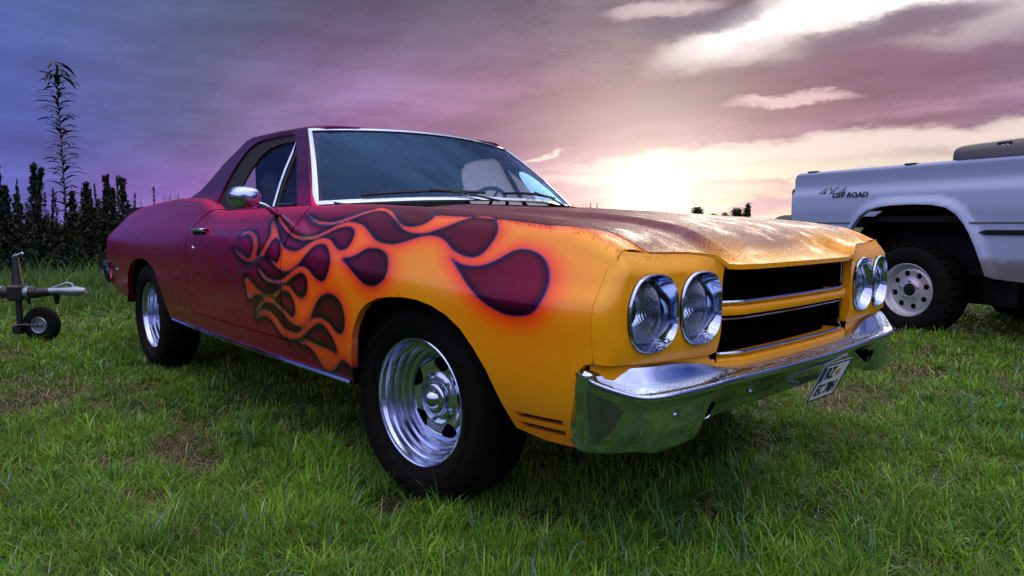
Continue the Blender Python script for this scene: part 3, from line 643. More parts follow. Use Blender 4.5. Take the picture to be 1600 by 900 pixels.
for sg in (-1, 1):
    tm = PD[-1]; ot = [(0, .581), (.03, .577), (.075, .574), (.2, .566), (t_of(.46), .555), (tm, .560), (tm, .797), (t_of(.455), .817), (t_of(.49), .828), (t_of(.54), .832), (t_of(.62), .834), (t_of(.72), .837), (t_of(.80), .8425), (.05, .8435), (.02, .844), (0, .8445)]
    cyo, cyi = .724, .533
    hp = skin('headlight_panel', ot, head_fn(sg), M['paint'], car, sp=.014, holes=[bezel_hole(cyo), bezel_hole(cyi)], out=(1, sg*.4, .1), flange=.03, inward=(-1, 0, 0), attrs={'paint_zone': lambda a, b: a*0+.4, 'stripe': lambda a, b: a*0+1.0}, label='yellow panel round the paired headlights')
    for cy in (cyo, cyi):
        pt = lambda y, z: head_fn(sg)(np.array([t_of(y)]), np.array([z]))[0]
        x0 = float(pt(cy, .69)[0])
        rings = []; n = 44
        # outer lip follows the panel, the bowl narrows to the round lamp
        for kk, dx, rd in ((1.01, .004, 0), (1.0, .009, 0), (.965, .010, 0), (.945, .004, 0), (.92, -.006, .12), (.89, -.018, .45), (.865, -.028, .8), (.85, -.034, 1.0)):
            row = []
            for i in range(n):
                q = 2*math.pi*i/n; L = bez_outline(cy, .69, .178, .192, n, kk)[i]
                p = pt(L[0], L[1]); rr = .0780; yc_ = cy + rr*math.cos(q); zc_ = .688 + rr*math.sin(q)
                yy = abs(p[1])*(1-rd) + yc_*rd; zz = p[2]*(1-rd) + zc_*rd; xx = (p[0]+dx)*(1-rd) + (x0+dx)*rd
                row.append((xx, sg*yy, zz))
            rings.append(row)
        hl = MB()
        prof = [(max(.0005, .0755*q), -.098+.064*q**2) for q in np.linspace(0, 1, 18)]
        hl.lathe(prof, 36, 'x', (x0, sg*cy, .688))
        lamp = hl.build('headlight', M['reflector'], car, angle=60, label=None)
        MB().grid(rings, close_v=True).build('headlight_bezel', M['chrome'], lamp, angle=60)
        MB().lathe([(.0005, -.012), (.02, -.0135), (.04, -.017), (.06, -.024), (.0765, -.034)], 36, 'x', (x0, sg*cy, .688)).build('headlight_glass', M['lens'], lamp, angle=60)
        MB().lathe([(.0755, -.037), (.0775, -.031), (.0790, -.034)], 36, 'x', (x0, sg*cy, .688)).build('retaining_ring', M['chrome'], lamp)
        # black well behind the lamp
        MB().lathe([(.0815, -.036), (.10, -.05), (.10, -.12), (.0005, -.12)], 24, 'x', (x0, sg*cy, .688)).build('lamp_well', M['black'], lamp)
# ---- grille
ys = np.linspace(-.425, .425, 41)
def sweep_nose(sec, yl=ys, dx=0.0):
    """sec: closed list of (x offset from the nose line, z)"""
    return [[(float(nose(np.array(y)))+dx+sx_, y, z) for sx_, z in sec] for y in yl]
def rsec(x0, x1, z0, z1, r=.006):
    return [(x0, z0), (x1-r, z0), (x1-r*.3, z0+r*.3), (x1, z0+r), (x1, z1-r), (x1-r*.3, z1-r*.3), (x1-r, z1), (x0, z1)]
gr = MB(); gr.grid(sweep_nose([(-.075, .50), (-.075, .81)]))
grille = gr.build('grille', M['void'], car, label='black recessed grille in two openings')
for z in (.705, .722, .739, .756, .773, .563, .580, .597, .614, .631):
    MB().grid(sweep_nose(rsec(-.078, -.058, z-.003, z+.003, .002)), close_v=True).build('grille_bar', M['void'], grille)
bar = MB(); bar.grid(sweep_nose(rsec(-.09, .000, .655, .681), np.linspace(-.44, .44, 41)), close_v=True)
const_attr(bar.build('grille_divider', M['paint'], car, label='yellow bar between the two grille openings'))
bar = MB(); bar.grid(sweep_nose(rsec(-.12, .004, .510, .538), np.linspace(-.445, .445, 41)), close_v=True)
const_attr(bar.build('lower_grille_panel', M['paint'], car, label='yellow panel edge below the grille'))
for z0, z1 in ((.688, .789), (.545, .648)):
    yy = np.linspace(-.405, .405, 40); zin = lambda: None
    P = [(float(nose(np.array(y)))-.012, y, z0+.004) for y in yy] + [(float(nose(np.array(v)))-.016, v, z) for v, z in ((.417, z0+.012), (.420, z1-.012))] + [(float(nose(np.array(y)))-.016, y, z1-.003) for y in yy[::-1]] + [(float(nose(np.array(v)))-.016, v, z) for v, z in ((-.420, z1-.012), (-.417, z0+.012))]
    P.append(P[0])
    # lower edge thick, upper edge thin
    MB().tube(P[:41], .0048, 6).tube(P[40:], .0025, 6).build('grille_trim', M['chrome'], grille)
# cheeks closing the ends of the openings
for sg in (-1, 1):
    mb = MB(); mb.grid([[(.835-d, sg*(.430+.01*d/.1), z) for z in np.linspace(.53, .80, 5)] for d in (0, .03, .1)])
    mb.build('grille_end', M['void'], grille)
# ---- front bumper: stations round the nose, each a cross-section
KX = []
def bst(y, edge, ledge, bot, mid=0.0, lm=None):
    """edge/ledge/bottom = (x,y,z)"""
    e, l, b = map(np.array, (edge, ledge, bot)); sec = []
    sec.append(l + [-.03, 0, -.01]); sec.append(l)
    q = l*.80+e*.20; q[2] = e[2]+.30*(l[2]-e[2]); sec.append(q)
    q = l*.50+e*.50; q[2] = e[2]-.002; sec.append(q)
    sec.append(e+[-.016, 0, .004]); sec.append(e+[-.010, 0, .0085]); sec.append(e+[-.003, 0, .006]); sec.append(e); sec.append(e+[-.001, 0, -.012]); sec.append(e+[-.012, 0, -.019])
    f0 = e+np.array([-.014, 0, -.021]); sec.append(f0*.9+b*.1)
    sec.append(f0*.5+b*.5+[mid*.6, 0, 0]); sec.append(f0*.15+b*.85+[mid*.5, 0, 0]); sec.append(b); sec.append(b+[-.03, 0, -.004]); return np.array(sec)
ST = [(0, (.757, .903, .553), (.760, .885, .566), (.738, .886, .392), .0),
      (1, (.790, .905, .545), (.775, .870, .566), (.775, .890, .372), .004),
      (2, (.828, .866, .522), (.788, .832, .567), (.805, .858, .362), .009),
      (3, (.876, .790, .499), (.812, .768, .568), (.838, .780, .357), .010),
      (4, (.898, .735, .500), (.828, .715, .566), (.866, .745, .354), .011),
      (5, (.912, .640, .501), (.842, .625, .563), (.878, .650, .356), .011),
      (6, (.920, .575, .503), (.850, .560, .555), (.880, .600, .362), .010),
      (7, (.925, .530, .505), (.856, .510, .545), (.862, .560, .372), -.012),
      (8, (.928, .47, .506), (.862, .455, .530), (.850, .50, .382), -.020),
      (9, (.931, .38, .505), (.870, .37, .519), (.846, .40, .386), -.020),
      (10, (.936, .22, .503), (.880, .22, .515), (.850, .22, .387), -.020),
      (11, (.940, 0, .502), (.884, 0, .515), (.852, 0, .388), -.020)]
secs = [bst(0, e, l, b, m) for _, e, l, b, m in ST]
A = np.array(secs); full = np.concatenate([A, (A*[1, -1, 1])[::-1][1:]])      # y>0 to y<0
k = np.arange(len(full)); kk = np.linspace(0, len(full)-1, 4*(len(full)-1)+1)
fine = np.zeros((len(kk), full.shape[1], 3))
for i in range(full.shape[1]):
    for j in range(3): fine[:, i, j] = ci(k, full[:, i, j], kk)
bmp = MB(); bmp.grid([[tuple(p) for p in row] for row in fine])
for row in (fine[0], fine[-1]): bmp.add([tuple(p) for p in row], [tuple(range(len(row)))])
bumper = bmp.build('front_bumper', M['chrome'], car, angle=50, label='chrome front bumper speckled with rain')
sd_ = bumper.modifiers.new('s', 'SUBSURF'); sd_.levels = 1; sd_.render_levels = 1
for sg in (-1, 1):
    mb = MB(); L = [(.0, .0), (.05, -.004), (.062, .02), (.058, .052), (.02, .05), (-.012, .03)]
    pts = [(a, b) for a, b in catmull(np.array(L), 4)]
    f0 = lambda a, b: (.876 + .35*b, sg*(.575-a*.8), .408+b*.8)
    f1 = lambda a, b: (.835 + .35*b, sg*(.575-a*.8), .408+b*.8)
    mb.prism(pts, f0, f1); pl_ = mb.build('parking_lamp', M['void'], bumper)
    MB().tube([f0(a, b) for a, b in pts[-6:]+pts[:10]], .003, 6).build('lamp_rim', M['chrome'], pl_)
    for yy, zz, xx in ((.70, .445, .892), (.33, .440, .888)):
        MB().lathe([(.0005, .004), (.004, .0035), (.007, .001), (.0075, -.004)], 12, 'x', (xx-.004, sg*yy, zz)).build('bumper_bolt', M['chrome'], bumper)
# filler behind the bumper, painted
fil = MB(); fp = [(x_-.022, y_) for x_, y_ in PT] + [(float(nose(np.array(v)))-.05, v) for v in (.40, .30, .15)]
fp = [(x_, -y_) for x_, y_ in fp] + [(float(nose(np.array(0.)))-.05, 0)] + fp[::-1]
fil.grid([[(x, y*(.985), z) for z in np.linspace(.49, (.590 if abs(y) > .44 else .512), 4)] for x, y in fp])
const_attr(fil.build('bumper_filler', M['paint'], car))
# ---- licence plate, two lines, hung under the bumper left of the centre
pt_ = np.array([.905, .215, .456]); ex = np.array([.015, 1, 0]); ex /= np.linalg.norm(ex); ey = np.array([.42, 0, .9075]); ez_ = np.cross(ex, ey)
plw, plh = .200, .148
def PM(u, v, d=0): q = pt_ + ex*u + ey*(v-plh/2) + ez_*d; return tuple(q)
mat4 = Matrix((( *[0]*3, 0),)*4) if False else Matrix.Identity(4)
for i in range(3): mat4[i][0] = ex[i]; mat4[i][1] = ey[i]; mat4[i][2] = ez_[i]
cpl = np.array(PM(0, 0)); 
for i in range(3): mat4[i][3] = cpl[i]
rr0 = Matrix(mat4)
pm = MB(); pm.box(tuple(cpl), (plw, plh, .004), rot=rr0, bev=.0015)
plate = pm.build('licence_plate', M['plate'], car, label='white two-line licence plate tucked under the bumper')
fr = MB()
for a, b, w_, h_ in ((0, plh/2-.0025, plw, .004), (0, -plh/2+.0025, plw, .004), (-plw/2+.0025, 0, .004, plh-.008), (plw/2-.0025, 0, .004, plh-.008)):
    fr.box(PM(a, b, .003), (w_, h_, .003), rot=rr0)
fr.build('plate_frame', M['ink'], plate, smooth=False)
def TM(u, v): m = rr0.copy(); q = PM(u, v, .0036); m[0][3], m[1][3], m[2][3] = q; return m
MB().box(PM(-.083, .032, .0032), (.022, .058, .0016), rot=rr0).build('plate_blue_field', M['plateblue'], plate, smooth=False)
text_mesh('plate_letters', 'RZ', .066, M['ink'], plate, TM(-.030, .032), offset=.0012, sx=.75)
MB().lathe([(.0005, .001), (.013, .001), (.0135, 0)], 16, 'z').build('plate_seal', M['seal'], plate).data.transform(TM(.030, .032))
text_mesh('plate_letters', 'EC 70H', .064, M['ink'], plate, TM(0, -.033), offset=.0012, sx=.72)
# ---- wheels
def make_wheel(sg):
    """local: y axis outwards = sg"""
    r = bpy.data.objects.new('wheel', None); COL.objects.link(r); r.parent = car; r.empty_display_size = .1
    ty = MB(); prof = [(.208, -.020), (.214, .0), (.222, .012), (.228, .0145), (.231, .0195), (.245, .026), (.275, .030), (.303, .022), (.322, .006), (.333, -.018), (.3365, -.05), (.3375, -.10), (.3365, -.14), (.332, -.17), (.30, -.20), (.25, -.205), (.21, -.185)]
    ty.lathe(prof, 72, 'y', sgn=sg)
    t = ty.build('tyre', M['rubber'], r, angle=40)
    MB().lathe([(.262, .0300), (.263, .0318), (.266, .0318), (.267, .0300)], 72, 'y', sgn=sg).build('tyre_rib', M['rubber'], t)
    rim = MB(); pr_ = [(.207, -.02), (.2125, -.004), (.2128, .002), (.2095, .0045), (.2050, .002), (.2040, -.006), (.1965, -.012), (.1955, -.030), (.1900, -.034), (.1895, -.052), (.1800, -.056), (.1780, -.072), (.1690, -.076), (.1660, -.094), (.1560, -.098), (.1530, -.110)]
    rim.lathe(pr_, 96, 'y', sgn=sg)
    rm = rim.build('rim', M['rim'], r, angle=50)
    # disc with five slots
    slots = []
    for k in range(5):
        a0 = 2*math.pi*(k+.28)/5; L = []
        for (ra, da) in ((.135, -.21), (.141, 0), (.135, .21), (.122, .30), (.100, .17), (.092, 0), (.100, -.17), (.122, -.30)):
            L.append((ra*math.cos(a0+da), ra*math.sin(a0+da)))
        slots.append([tuple(q) for q in catmull(np.array(L), 3)])
    circ = [(.1535*math.cos(q), .1535*math.sin(q)) for q in np.linspace(0, 2*math.pi, 72, endpoint=False)]
    hub = [(.052*math.cos(q), .052*math.sin(q)) for q in np.linspace(0, 2*math.pi, 36, endpoint=False)]
    def dfn(a, b):
        rr = np.hypot(a, b); h = ci([0, .05, .07, .09, .12, .145, .16], [-.078, -.078, -.080, -.088, -.082, -.100, -.108], rr)
        return np.stack([a, sg*h, b], 1)
    skin('rim_disc', circ, dfn, M['rim'], r, sp=.010, holes=slots+[hub], flange=.012, inward=(0, -sg, 0), out=(0, sg, 0))
    MB().lathe([(.0005, -.034), (.010, -.035), (.020, -.040), (.028, -.047), (.033, -.054), (.035, -.057), (.048, -.058), (.055, -.063), (.058, -.072), (.059, -.084)], 40, 'y', sgn=sg).build('centre_cap', M['chrome'], r, angle=50)
    for k in range(5):
        a0 = 2*math.pi*(k+.78)/5
        MB().lathe([(.0005, -.070), (.006, -.071), (.0085, -.076), (.0085, -.09)], 6, 'y', (.074*math.cos(a0), 0, .074*math.sin(a0)), sgn=sg).build('lug_nut', M['chrome'], r, angle=20)
    MB().tube([(-.185, sg*-.045, .045), (-.165, sg*-.038, .040)], .004, 8).build('valve_stem', M['chrome'], r)
    MB().lathe([(.0005, -.135), (.155, -.130), (.20, -.16)], 32, 'y', sgn=sg).build('brake_drum', M['black'], r)
    return r
def copy_tree(o, parent=None):
    c = o.copy(); COL.objects.link(c)
    if parent is not None: c.parent = parent
    for ch in list(o.children): copy_tree(ch, c)
    return c
wR = make_wheel(-1); wL = make_wheel(1)
wR.location = (0, -.835, .329); wR.rotation_euler = (0, R(12), R(4.5)); wL.location = (0, .835, .329); wL.rotation_euler = (0, 0, R(4.5))
wR['label'] = 'front wheel in polished deep-dish chrome, turned slightly'
w2 = copy_tree(wR, car); w2.location = (-2.946, -.835, .329); w2.rotation_euler = (0, R(50), 0); w2['label'] = 'rear wheel in polished deep-dish chrome'
w3 = copy_tree(wL, car); w3.location = (-2.946, .835, .329); w3.rotation_euler = (0, R(30), 0)
# ---- dark inner shell
ub = MB()
ub.box((-1.85, 0, .50), (4.5, 1.18, .44)); ub.box((-1.38, 0, .60), (1.95, 1.72, .46)); ub.box((-3.82, 0, .62), (.66, 1.50, .34)); ub.box((.20, 0, .66), (1.06, 1.24, .36)); ub.box((.655, 0, .60), (.20, 1.55, .38))
for sg in (-1, 1):
    for cx_, xa, xb in ((0.1, -.42, .55), (-2.93, -3.44, -2.44)):
        A0 = [(xa+(xb-xa)*i/14, .36+.36*math.sqrt(max(0, 1-((i-7)/7)**2))) for i in range(15)]
        ub.grid([[(x, sg*y, z+.012) for x, z in A0] for y in (.58, .86)])
        ub.add([(x, sg*.59, z+.01) for x, z in A0]+[(x, sg*.59, .30) for x, z in A0], [(i, i+1, i+16, i+15) for i in range(14)])
ub.build('underbody', M['black'], car, smooth=False, label='black chassis and wheel housings')
MB().tube([(-2.946, -.72, .33), (-2.946, .72, .33)], .04, 8).build('axle', M['black'], car)
MB().tube([(0, -.7, .33), (0, .7, .33)], .03, 8).build('axle', M['black'], car)
MB().tube([(-4.15, -.45, .33), (-3.4, -.42, .30), (-2.2, -.3, .28)], .03, 8).build('exhaust_pipe', M['black'], car)
# ---- greenhouse
def Gy(z): return .805 - .50*(z-.97) - .10*(z-.97)**2
def g_fn(sg, off=0.0): return lambda a, b: np.stack([a, sg*(Gy(b)-off), b], 1)
OPEN = [(-1.885, .966), (-1.893, 1.09), (-1.888, 1.17), (-1.872, 1.23), (-1.838, 1.287), (-1.785, 1.322), (-1.70, 1.337), (-1.52, 1.340), (-1.345, 1.337), (-1.30, 1.325), (-1.205, 1.252), (-1.035, 1.098), (-.914, .985), (-.905, .966)]
GLS = [(-1.655, .966), (-1.672, 1.06), (-1.676, 1.12), (-1.668, 1.177), (-1.628, 1.247), (-1.562, 1.281), (-1.459, 1.295), (-1.34, 1.295), (-1.255, 1.293), (-1.236, 1.20), (-1.205, 1.07), (-1.165, .966)]
VNT = [(-1.215, 1.262), (-1.186, 1.155), (-1.165, 1.06), (-1.135, .995), (-.955, .995), (-1.06, 1.088)]
SAIL = [(-.785, .945), (-.785, .984), (-.985, 1.160), (-1.175, 1.336), (-1.20, 1.352), (-1.5, 1.366), (-1.86, 1.366), (-1.918, 1.354), (-1.99, 1.303), (-2.086, 1.238), (-2.164, 1.155), (-2.25, 1.09), (-2.38, 1.052), (-2.62, 1.03), (-2.62, .945)]
RX = [-2.06, -1.9, -1.75, -1.6, -1.45, -1.3, -1.15, -1.05]; RZ = [1.366, 1.388, 1.397, 1.400, 1.400, 1.394, 1.376, 1.358]
def roof_z(x, y):
    a = np.abs(y); e = .600; return ci(RX, RZ, x) - .018*(a/e)**2 - .030*np.clip((a-.47)/.13, 0, 1)**2.2
ro = [(-1.085, 0), (-1.092, .2), (-1.115, .4), (-1.150, .53), (-1.185, .600), (-1.4, .604), (-1.9, .600), (-1.97, .55), (-1.93, .3), (-1.92, 0)]
ro = ro + [(x, -y) for x, y in ro[::-1]][1:-1]
redA = {'paint_zone': lambda a, b: a*0-.3, 'stripe': lambda a, b: a*0+1.0}
skin('roof', ro, lambda a, b: np.stack([a, b, roof_z(a, b)], 1), M['paint'], car, sp=.03, out=(0, 0, 1), flange=.03, inward=(0, 0, -1), attrs=redA, label='dark wet roof')
for sg in (-1, 1):
    skin('roof_pillar', SAIL, g_fn(sg), M['paint'], car, sp=.02, holes=[OPEN], out=(0, sg, .3), flange=.05, inward=(0, -sg, 0), attrs=redA, label='windscreen pillar, roof rail and sloping rear sail in dark red')
    # inner face of the sail so that it has thickness
    skin('sail_inner', [p for p in SAIL if p[0] < -1.9] + [(-1.895, .95), (-1.90, 1.30)], g_fn(sg, .07), M['paint'], car, sp=.05, out=(0, -sg, .3), flange=0, attrs=redA)
    skin('seal_and_shade', [(x, z+.002) for x, z in OPEN], g_fn(sg, .012), M['black'], car, sp=.025, holes=[GLS_ for GLS_ in ([(x, max(z, .969)) for x, z in GLS], VNT)], out=(0, sg, .3), flange=.01, inward=(0, -sg, 0), label='black rubber and frame round the side glass, with the shadowed inner pillar put in as black')  # wide rear part stands in for the inner pillar and its shadow
    skin('side_window', [(x, z) for x, z in GLS], g_fn(sg, .022), M['glass'], car, sp=.05, out=(0, sg, .3), flange=0, label='rolled-up door glass')
    skin('vent_window', VNT, g_fn(sg, .020), M['glass'], car, sp=.05, out=(0, sg, .3), flange=0, label='small triangular vent glass')
    P = [(x, sg*(Gy(z)-.006), z) for x, z in ((-1.253, 1.293), (-1.243, 1.231), (-1.228, 1.152), (-1.208, 1.086), (-1.165, .983))]
    MB().tube(P, .005, 6).build('vent_divider', M['chrome'], car)
    P = [(x, sg*(Gy(z)-.006), z) for x, z in ((-1.13, .992), (-1.05, .992), (-.96, .992))]
    MB().tube(P, .0045, 6).build('vent_trim', M['chrome'], car)
    P = [(x, sg*(Gy(.985)+.004), .978) for x in np.linspace(-.92, -1.85, 12)]
    MB().tube(P, .004, 6).build('belt_trim', M['blackgloss'], car)
# windscreen
def WS(a, b):
    a = np.asarray(a, float); b = np.asarray(b, float)
    xl = -.515-.285*a*a; xt = -1.075-.112*a*a; yb = .778; yt = .602
    zb = .985+.030*(1-a*a); zt = 1.338+.024*(1-a*a)
    bow = .018*4*b*(1-b)
    return np.stack([xl+(xt-xl)*b+bow*.6, a*(yb+(yt-yb)*b), zb+(zt-zb)*b+bow*.5], -1)
skin('windscreen', [(-1, 0), (1, 0), (1, 1), (-1, 1)], lambda a, b: WS(a, b), M['windshield'], car, sp=.06, out=(1, 0, .5), flange=0, label='rain-spotted windscreen')
def frame_strip(n_in, n_out, lift):
    rows = []
    L = [(-1+2*i/30, 0) for i in range(31)] + [(1, i/14) for i in range(1, 15)] + [(1-2*i/30, 1) for i in range(1, 31)] + [(-1, 1-i/14) for i in range(1, 14)]
    for a, b in L:
        p = WS(a, b); 
        sa = np.sign(a)*(abs(a) >= .999); sb = (1 if b >= .999 else (-1 if b <= .001 else 0))
        o_ = WS(a+sa*n_out, b+sb*n_out*1.6); i_ = WS(a-sa*n_in, b-sb*n_in*1.6); m_ = (o_+i_)/2
        up = np.array([.6, 0, .8]); rows.append([tuple(o_), tuple(o_+up*lift), tuple(m_+up*lift*1.6), tuple(i_+up*lift), tuple(i_)])
    return rows
MB().grid(frame_strip(.016, .009, .006), close_u=True).build('windscreen_trim', M['chrome'], car, label='bright metal frame round the windscreen')
# cowl between hood and glass
cw = MB(); cw.grid([[(-.47-.165*a*a-.0, a*.72, .995+.024*(1-a*a)-.012), tuple(WS(a*.985, 0)+[.03, 0, -.006]), tuple(WS(a*.985, 0)+[0, 0, -.004])] for a in np.linspace(-1, 1, 25)])
cw.build('cowl_panel', M['black'], car)
# wipers
for (a0, a1, pv) in ((-.80, -.12, .02), (.02, .58, .60)):
    bl = MB(); P = [tuple(WS(a0+(a1-a0)*t, .045+.020*math.sin(t*3.1))+np.array([.6, 0, .8])*.016) for t in np.linspace(0, 1, 14)]
    bl.tube(P, .0045, 6, flat=1.5)
    wb = bl.build('wiper', M['blackgloss'], car, label='black wiper blade parked at the foot of the windscreen')
    m_ = MB(); q0 = WS(a1+.05*(1 if a1 < 0 else 1), -.03)+np.array([.02, 0, .006]); q1 = WS((a0+a1)/2, .06)+np.array([.6, 0, .8])*.03
    m_.tube([tuple(q0), tuple(q0*.5+q1*.5+np.array([0, 0, .008])), tuple(q1)], [.006, .004, .003], 6); m_.build('wiper_arm', M['blackgloss'], wb)
# ---- cabin
cb = MB(); cb.box((-1.35, 0, .66), (1.3, 1.5, .30)); cb.box((-1.90, 0, 1.08), (.03, 1.12, .50)); cb.box((-1.87, 0, 1.20), (.03, .98, .33))
cb.build('cabin_shell', M['interior'], car, smooth=False)
ds = MB(); ds.grid([[(x, y, z) for x, z in ((-.62, .975), (-.80, 1.005), (-.93, .99), (-.96, .92), (-.94, .75))] for y in np.linspace(-.72, .72, 5)])
ds.build('dashboard', M['interior'], car)
for yy in (-.37, .37):
    s_ = MB(); s_.box((-1.60, yy, .95), (.14, .56, .46), rot=Matrix.Rotation(R(-12), 4, 'Y'), bev=.05); s_.box((-1.38, yy, .80), (.5, .56, .13), bev=.05)
    st_ = s_.build('seat', M['vinyl'], car)
    MB().box((-1.67, yy, 1.215), (.09, .26, .15), bev=.03).build('headrest', M['vinyl'], st_)
sw = MB(); q = Matrix.Rotation(R(-62), 4, 'Y')
ring = [tuple(q @ Vector(((.17)*math.cos(t), (.17)*math.sin(t), 0)) + Vector((-1.10, .37, .95))) for t in np.linspace(0, 2*math.pi, 33)]
sw.tube(ring, .011, 8, cap=False); sw.tube([(-1.10, .37, .95), (-.95, .37, .89)], .02, 8)
for t in (0.3, 2.84): sw.tube([(-1.10, .37, .95), tuple(q @ Vector(((.17)*math.cos(t), (.17)*math.sin(t), 0)) + Vector((-1.10, .37, .95)))], .008, 6)
sw.build('steering_wheel', M['interior'], car)
mm = MB(); mm.box((-1.13, -.0, 1.275), (.02, .23, .055), bev=.009); rv = mm.build('rear_view_mirror', M['blackgloss'], car)
MB().box((-1.1185, 0, 1.275), (.002, .20, .042)).build('mirror_back', M['chrome'], rv, smooth=False)
skin('rear_window', [(-.50, 1.03), (.50, 1.03), (.46, 1.30), (-.46, 1.30)], lambda a, b: np.stack([a*0-1.978, a, b], 1), M['darkglass'], car, sp=.1, out=(-1, 0, 0), flange=0)
# ---- door mirror
dm = MB(); rows = []
for i in range(9):
    t = i/8*math.pi/2; k = math.cos(t)**.55 if i < 8 else .02; dx = .062*math.sin(t)
    rows.append([(-1.00+dx, -.985 + .064*k*math.copysign(abs(math.cos(p))**.72, math.cos(p)), 1.015 + .046*k*math.copysign(abs(math.sin(p))**.8, math.sin(p))) for p in np.linspace(0, 2*math.pi, 28, endpoint=False)])
dm.grid(rows, close_v=True); mir = dm.build('door_mirror', M['chrome'], car, angle=70, label='chrome door mirror on a curved stalk')
MB().prism([(r_[1], r_[2]) for r_ in rows[0]], lambda a, b: (-1.001, a, b), lambda a, b: (-1.006, a, b)).build('mirror_glass', M['glass'], mir, smooth=False)
MB().tube([(-.965, -.955, .998), (-.955, -.925, .985), (-.962, -.892, .968), (-.975, -.868, .955)], [.012, .016, .020, .026], 10, flat=.6).build('mirror_stalk', M['chrome'], mir, angle=60)
MB().lathe([(.0005, .012), (.020, .010), (.027, .0)], 16, 'z', (-.985, -.862, .945)).build('mirror_foot', M['blackgloss'], mir)
# ---- handle, lock, marker, rear bumper, tail, bed
for sg in (-1, 1):
    hx = np.linspace(-1.66, -1.86, 6)
    hm = MB(); hm.grid([[(x, sg*(.925+.010*math.sin((i+.5)/6*3.14)+o_), .878+z_) for o_, z_ in ((-.03, .006), (.004, .008), (.012, .002), (.004, -.008), (-.03, -.012))] for i, x in enumerate(hx)])
    hd = hm.build('door_handle', M['chrome'], car, label='chrome door handle'); sl_ = hd.modifiers.new('s', 'SOLIDIFY'); sl_.thickness = .003
    MB().box((-1.76, sg*.915, .862), (.16, .02, .022), bev=.006).build('handle_recess', M['black'], hd)
    MB().lathe([(.0005, .006), (.010, .005), (.013, 0)], 16, 'y', (-1.81, sg*.935, .785), sgn=sg).build('door_lock', M['chrome'], car)
    MB().box((-3.62, sg*.868, .585), (.07, .022, .028), bev=.006).build('side_marker', M['chrome'], car)
rb = MB(); rows = []
for x, y, b in ((-3.95, -.875, .0), (-4.12, -.865, .01), (-4.26, -.80, .02), (-4.32, -.66, .03), (-4.34, -.3, .03), (-4.34, .3, .03), (-4.32, .66, .03), (-4.26, .80, .02), (-4.12, .865, .01), (-3.95, .875, .0)):
    n = Vector((x+3.4, y, 0)).normalized()
    rows.append([(x+n.x*d, y+n.y*d, z) for d, z in ((-.04, .63), (.0, .63), (.018, .60), (.02, .56), (.0, .50), (-.03, .46))])
rb.grid(rows); rb.build('rear_bumper', M['chrome'], car, angle=50)
tp = MB(); tp.grid([[(-4.205-.01*math.cos(z*8), y, z) for z in (.46, .6, .7, .80)] for y in np.linspace(-.72, .72, 9)])
const_attr(tp.build('tailgate', M['paint'], car), -.3)
for sg in (-1, 1): MB().box((-4.225, sg*.62, .68), (.02, .14, .10), bev=.008).build('tail_light', M['redlens'], car)
bd_ = MB(); bd_.box((-3.1, 0, .62), (2.2, 1.26, .03))
for sg in (-1, 1): bd_.box((-3.1, sg*.645, .82), (2.2, .03, .42))
bd_.build('cargo_bed', M['black'], car, smooth=False)

# ================================================================== THE WHITE PICKUP TRUCK
def dirt_b(t, b):
    p = t.new('ShaderNodeTexCoord').outputs['Object']; s = t.new('ShaderNodeSeparateXYZ'); t.l.new(p, s.inputs[0])
    n = t.noise(p, 5, 6, .7); n2 = t.noise(p, 60, 3, .6)
    z = t.math('MULTIPLY_ADD', t.math('SUBTRACT', n, .5), .16, s.outputs[2])
    k = t.smooth(z, .67, .60)
    base = t.mix(n2, (.26, .34, .52, 1), (.33, .42, .62, 1))
    col = t.mix(t.math('MULTIPLY', k, .8), base, (.13, .10, .075, 1))
    t.l.new(col, b.inputs['Base Color']); t.l.new(t.math('MULTIPLY_ADD', n2, .25, .30), b.inputs['Roughness'])
M['white'] = principled('white_truck_paint', (.6, .6, .63), .4, coat=.35, build=dirt_b, coat_rough=.15)
M['wheelwhite'] = principled('silver_wheel_paint', (.50, .51, .54), .30, .6, build=lambda t, b: t.l.new(t.math('MULTIPLY_ADD', t.noise(t.new('ShaderNodeTexCoord').outputs['Object'], 25, 4, .7), .3, .2), b.inputs['Roughness']))
M['greypl'] = principled('grey_cover', (.05, .055, .065), .5)
wx, wy_ = gp(1418, 5.75)
trk = thing('pickup_truck', 'white four-wheel-drive pickup truck with off-road decal parked behind the flame-painted car', 'truck', (wx, wy_, 0), R(-16.59))
TARCH = [(-.530, .80), (-.526, .85), (-.49, .905), (-.43, .972), (-.36, 1.018), (-.26, 1.050), (-.126, 1.064), (.06, 1.068), (.22, 1.060), (.33, 1.038), (.41, .985), (.47, .91), (.514, .834), (.555, .74), (.59, .64), (.626, .515)]
TA = np.array(TARCH)
def t_y(x, z):
    d = sdist(np.stack([x, z], 1), TA, closed=False)
    y = ci([.4, .6, .82, .92, 1.05, 1.16, 1.26, 1.33, 1.385, 1.41], [.045, .012, -.010, -.014, -.028, -.024, .012, .004, -.006, .012], z)
    k = np.clip(1-d/.085, 0, 1); return y - .040*k*k*(3-2*k)
def t_fn(far=False):
    def f(a, b):
        y = t_y(a, b); return np.stack([a, (1.98-y) if far else y, b], 1)
    return f
TO = [(-1.205, .93), (-1.205, 1.255), (-1.20, 1.33), (-1.175, 1.375), (-1.13, 1.396), (-.4, 1.400), (.4, 1.404), (1.02, 1.408), (1.02, .47), (.68, .495)] + TARCH[::-1] + [(-.535, .74), (-1.18, .76)]
for far in (False, True):
    skin('bed_side', TO, t_fn(far), M['white'], trk, sp=.035, out=(0, 1 if far else -1, 0), flange=.05, inward=(0, -1 if far else 1, 0), label='white bed side with a wide black wheel opening' if not far else None)
